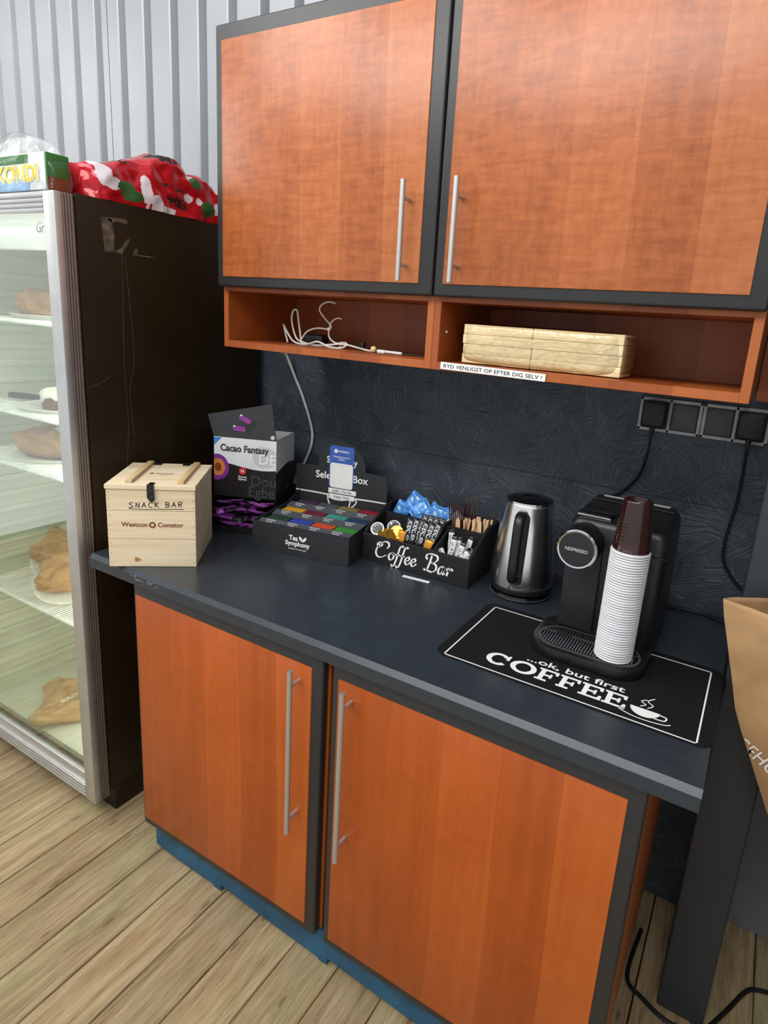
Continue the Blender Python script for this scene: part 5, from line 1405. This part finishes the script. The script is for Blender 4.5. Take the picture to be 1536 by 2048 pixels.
b = B(); b.tube([(-0.10, 0.0, 0.010), (-0.07, -0.01, 0.003), (0.0, -0.03, 0.003), (0.06, -0.02, 0.003), (0.12, 0.0, 0.003)], 0.0022, 7); b.build('cord', 'cord_black', t)
b = B(); b.box(-0.110, -0.094, -0.006, 0.006, 0.0005, 0.022, 0.003); b.box(0.105, 0.145, -0.007, 0.007, 0.0005, 0.010, 0.002); b.build('plug_body', 'black', t)

# napkins in plastic wrap
NP = thing('napkin_pack', 'plastic-wrapped stack of cream paper napkins in the right open shelf', 'napkins', (0.918, 0.338, SF))
b = B()
for x0, x1 in ((-0.178, -0.0135), (-0.0125, 0.180)):
    for i in range(4):
        b.box(x0 + 0.001 * sin(i * 2.3), x1, 0.004 + 0.001 * sin(i * 1.7), 0.110, 0.002 + 0.0215 * i, 0.0232 + 0.0215 * i, 0.002, 2)
b.build('napkins', 'napkin_stack', NP)
def nwrap(u, v):
    a = 2 * pi * u; s = lambda q, e: math.copysign(abs(q) ** e, q)
    ph = -pi / 2 + pi * v
    k = max(0.0, cos(ph)) ** 0.25
    x = 0.187 * s(cos(a), 0.28) * k; y = 0.057 + 0.060 * s(sin(a), 0.28) * k
    z = 0.0455 + 0.0450 * s(sin(ph), 0.25)
    nn = noise.noise_vector(Vector((x * 30, y * 30, z * 30))) * 0.0030
    return Vector((x + nn.x, y + nn.y, min(0.098, max(0.0004, z + max(0, nn.z)))))
b = B(); b.grid(nwrap, 120, 40, wrapu=True); b.build('plastic_wrap', 'wrap', NP, sharp=0, weld=True)

# ================================================================== PAPER CARRIER BAG ON THE POST
BG = thing('paper_bag', 'brown paper carrier bag with white lettering hanging before the post', 'bag', (1.36, 0.33, 0.62))
secs = [(0.60, 1.545, 0.10), (0.66, 1.522, 0.11), (0.76, 1.475, 0.12), (0.88, 1.420, 0.12), (0.95, 1.402, 0.115), (1.01, 1.3845, 0.11), (1.06, 1.369, 0.105), (1.098, 1.3605, 0.10)]
XR_ = 1.70
def bagpt(u, v, off=0.0):
    z = 0.60 + 0.498 * v
    for (a, xa, da), (c, xb, db) in zip(secs[:-1], secs[1:]):
        if a <= z <= c + 1e-9:
            k = (z - a) / (c - a); xl = xa + (xb - xa) * k; d = da + (db - da) * k; break
    Wd = XR_ - xl
    # outline: left pinched edge -> front face -> right -> back face
    if u < 0.5:
        s_ = u / 0.5; x = xl + Wd * s_; y = 0.305 - 0.035 * sin(pi * min(1, s_ * 1.0)) * 1.0
    else:
        s_ = (1 - u) / 0.5; x = xl + Wd * s_; y = 0.305 + 0.074 * min(1, s_ * 4) ** 0.7
    nn = noise.noise_vector(Vector((x * 14, y * 14, z * 9))) * 0.010 + noise.noise_vector(Vector((x * 40, y * 40, z * 26))) * 0.0025
    y = min(y + nn.y + off, 0.3845)
    return Vector((x - 1.36 + nn.x * 0.2, y - 0.33, z - 0.62))
b = B(); b.grid(lambda u, v: bagpt(u, v), 90, 50, wrapu=True)
bb = b.build('bag', 'kraft', BG, sharp=25, fix=False)
md_ = bb.modifiers.new('thickness', 'SOLIDIFY'); md_.thickness = 0.0008
def bag_text(s):
    cu = bpy.data.curves.new('t', 'FONT'); cu.body = s; cu.size = 0.040; cu.offset = 0.0004; cu.space_character = 1.05; cu.resolution_u = 3
    to = bpy.data.objects.new('t', cu); COL.objects.link(to)
    me = bpy.data.meshes.new_from_object(to.evaluated_get(bpy.context.evaluated_depsgraph_get()))
    bpy.data.objects.remove(to, do_unlink=True)
    tm = bmesh.new(); tm.from_mesh(me)
    bmesh.ops.triangulate(tm, faces=list(tm.faces)); bmesh.ops.subdivide_edges(tm, edges=list(tm.edges), cuts=1)
    for v in tm.verts:
        v.co.x *= 0.72
        X = 1.430 + v.co.x * cos(radians(-24)) - v.co.y * sin(radians(-24)); Z = 0.806 + v.co.x * sin(radians(-24)) + v.co.y * cos(radians(-24))
        vv = (Z - 0.60) / 0.498
        xl = None
        for (a, xa, da), (c, xb, db) in zip(secs[:-1], secs[1:]):
            if a <= Z <= c: xl = xa + (xb - xa) * (Z - a) / (c - a)
        uu = max(0.004, 0.5 * (X - xl) / (XR_ - xl))
        p_ = bagpt(uu, vv); v.co = p_ + Vector((0, -0.0022, 0))
    me2 = bpy.data.meshes.new('lettering'); tm.to_mesh(me2); tm.free(); me2.materials.append(M['ink_white'])
    o = bpy.data.objects.new('lettering', me2); COL.objects.link(o); o.parent = BG; o['label'] = 'white printed capitals'
bag_text('GEHUSET')
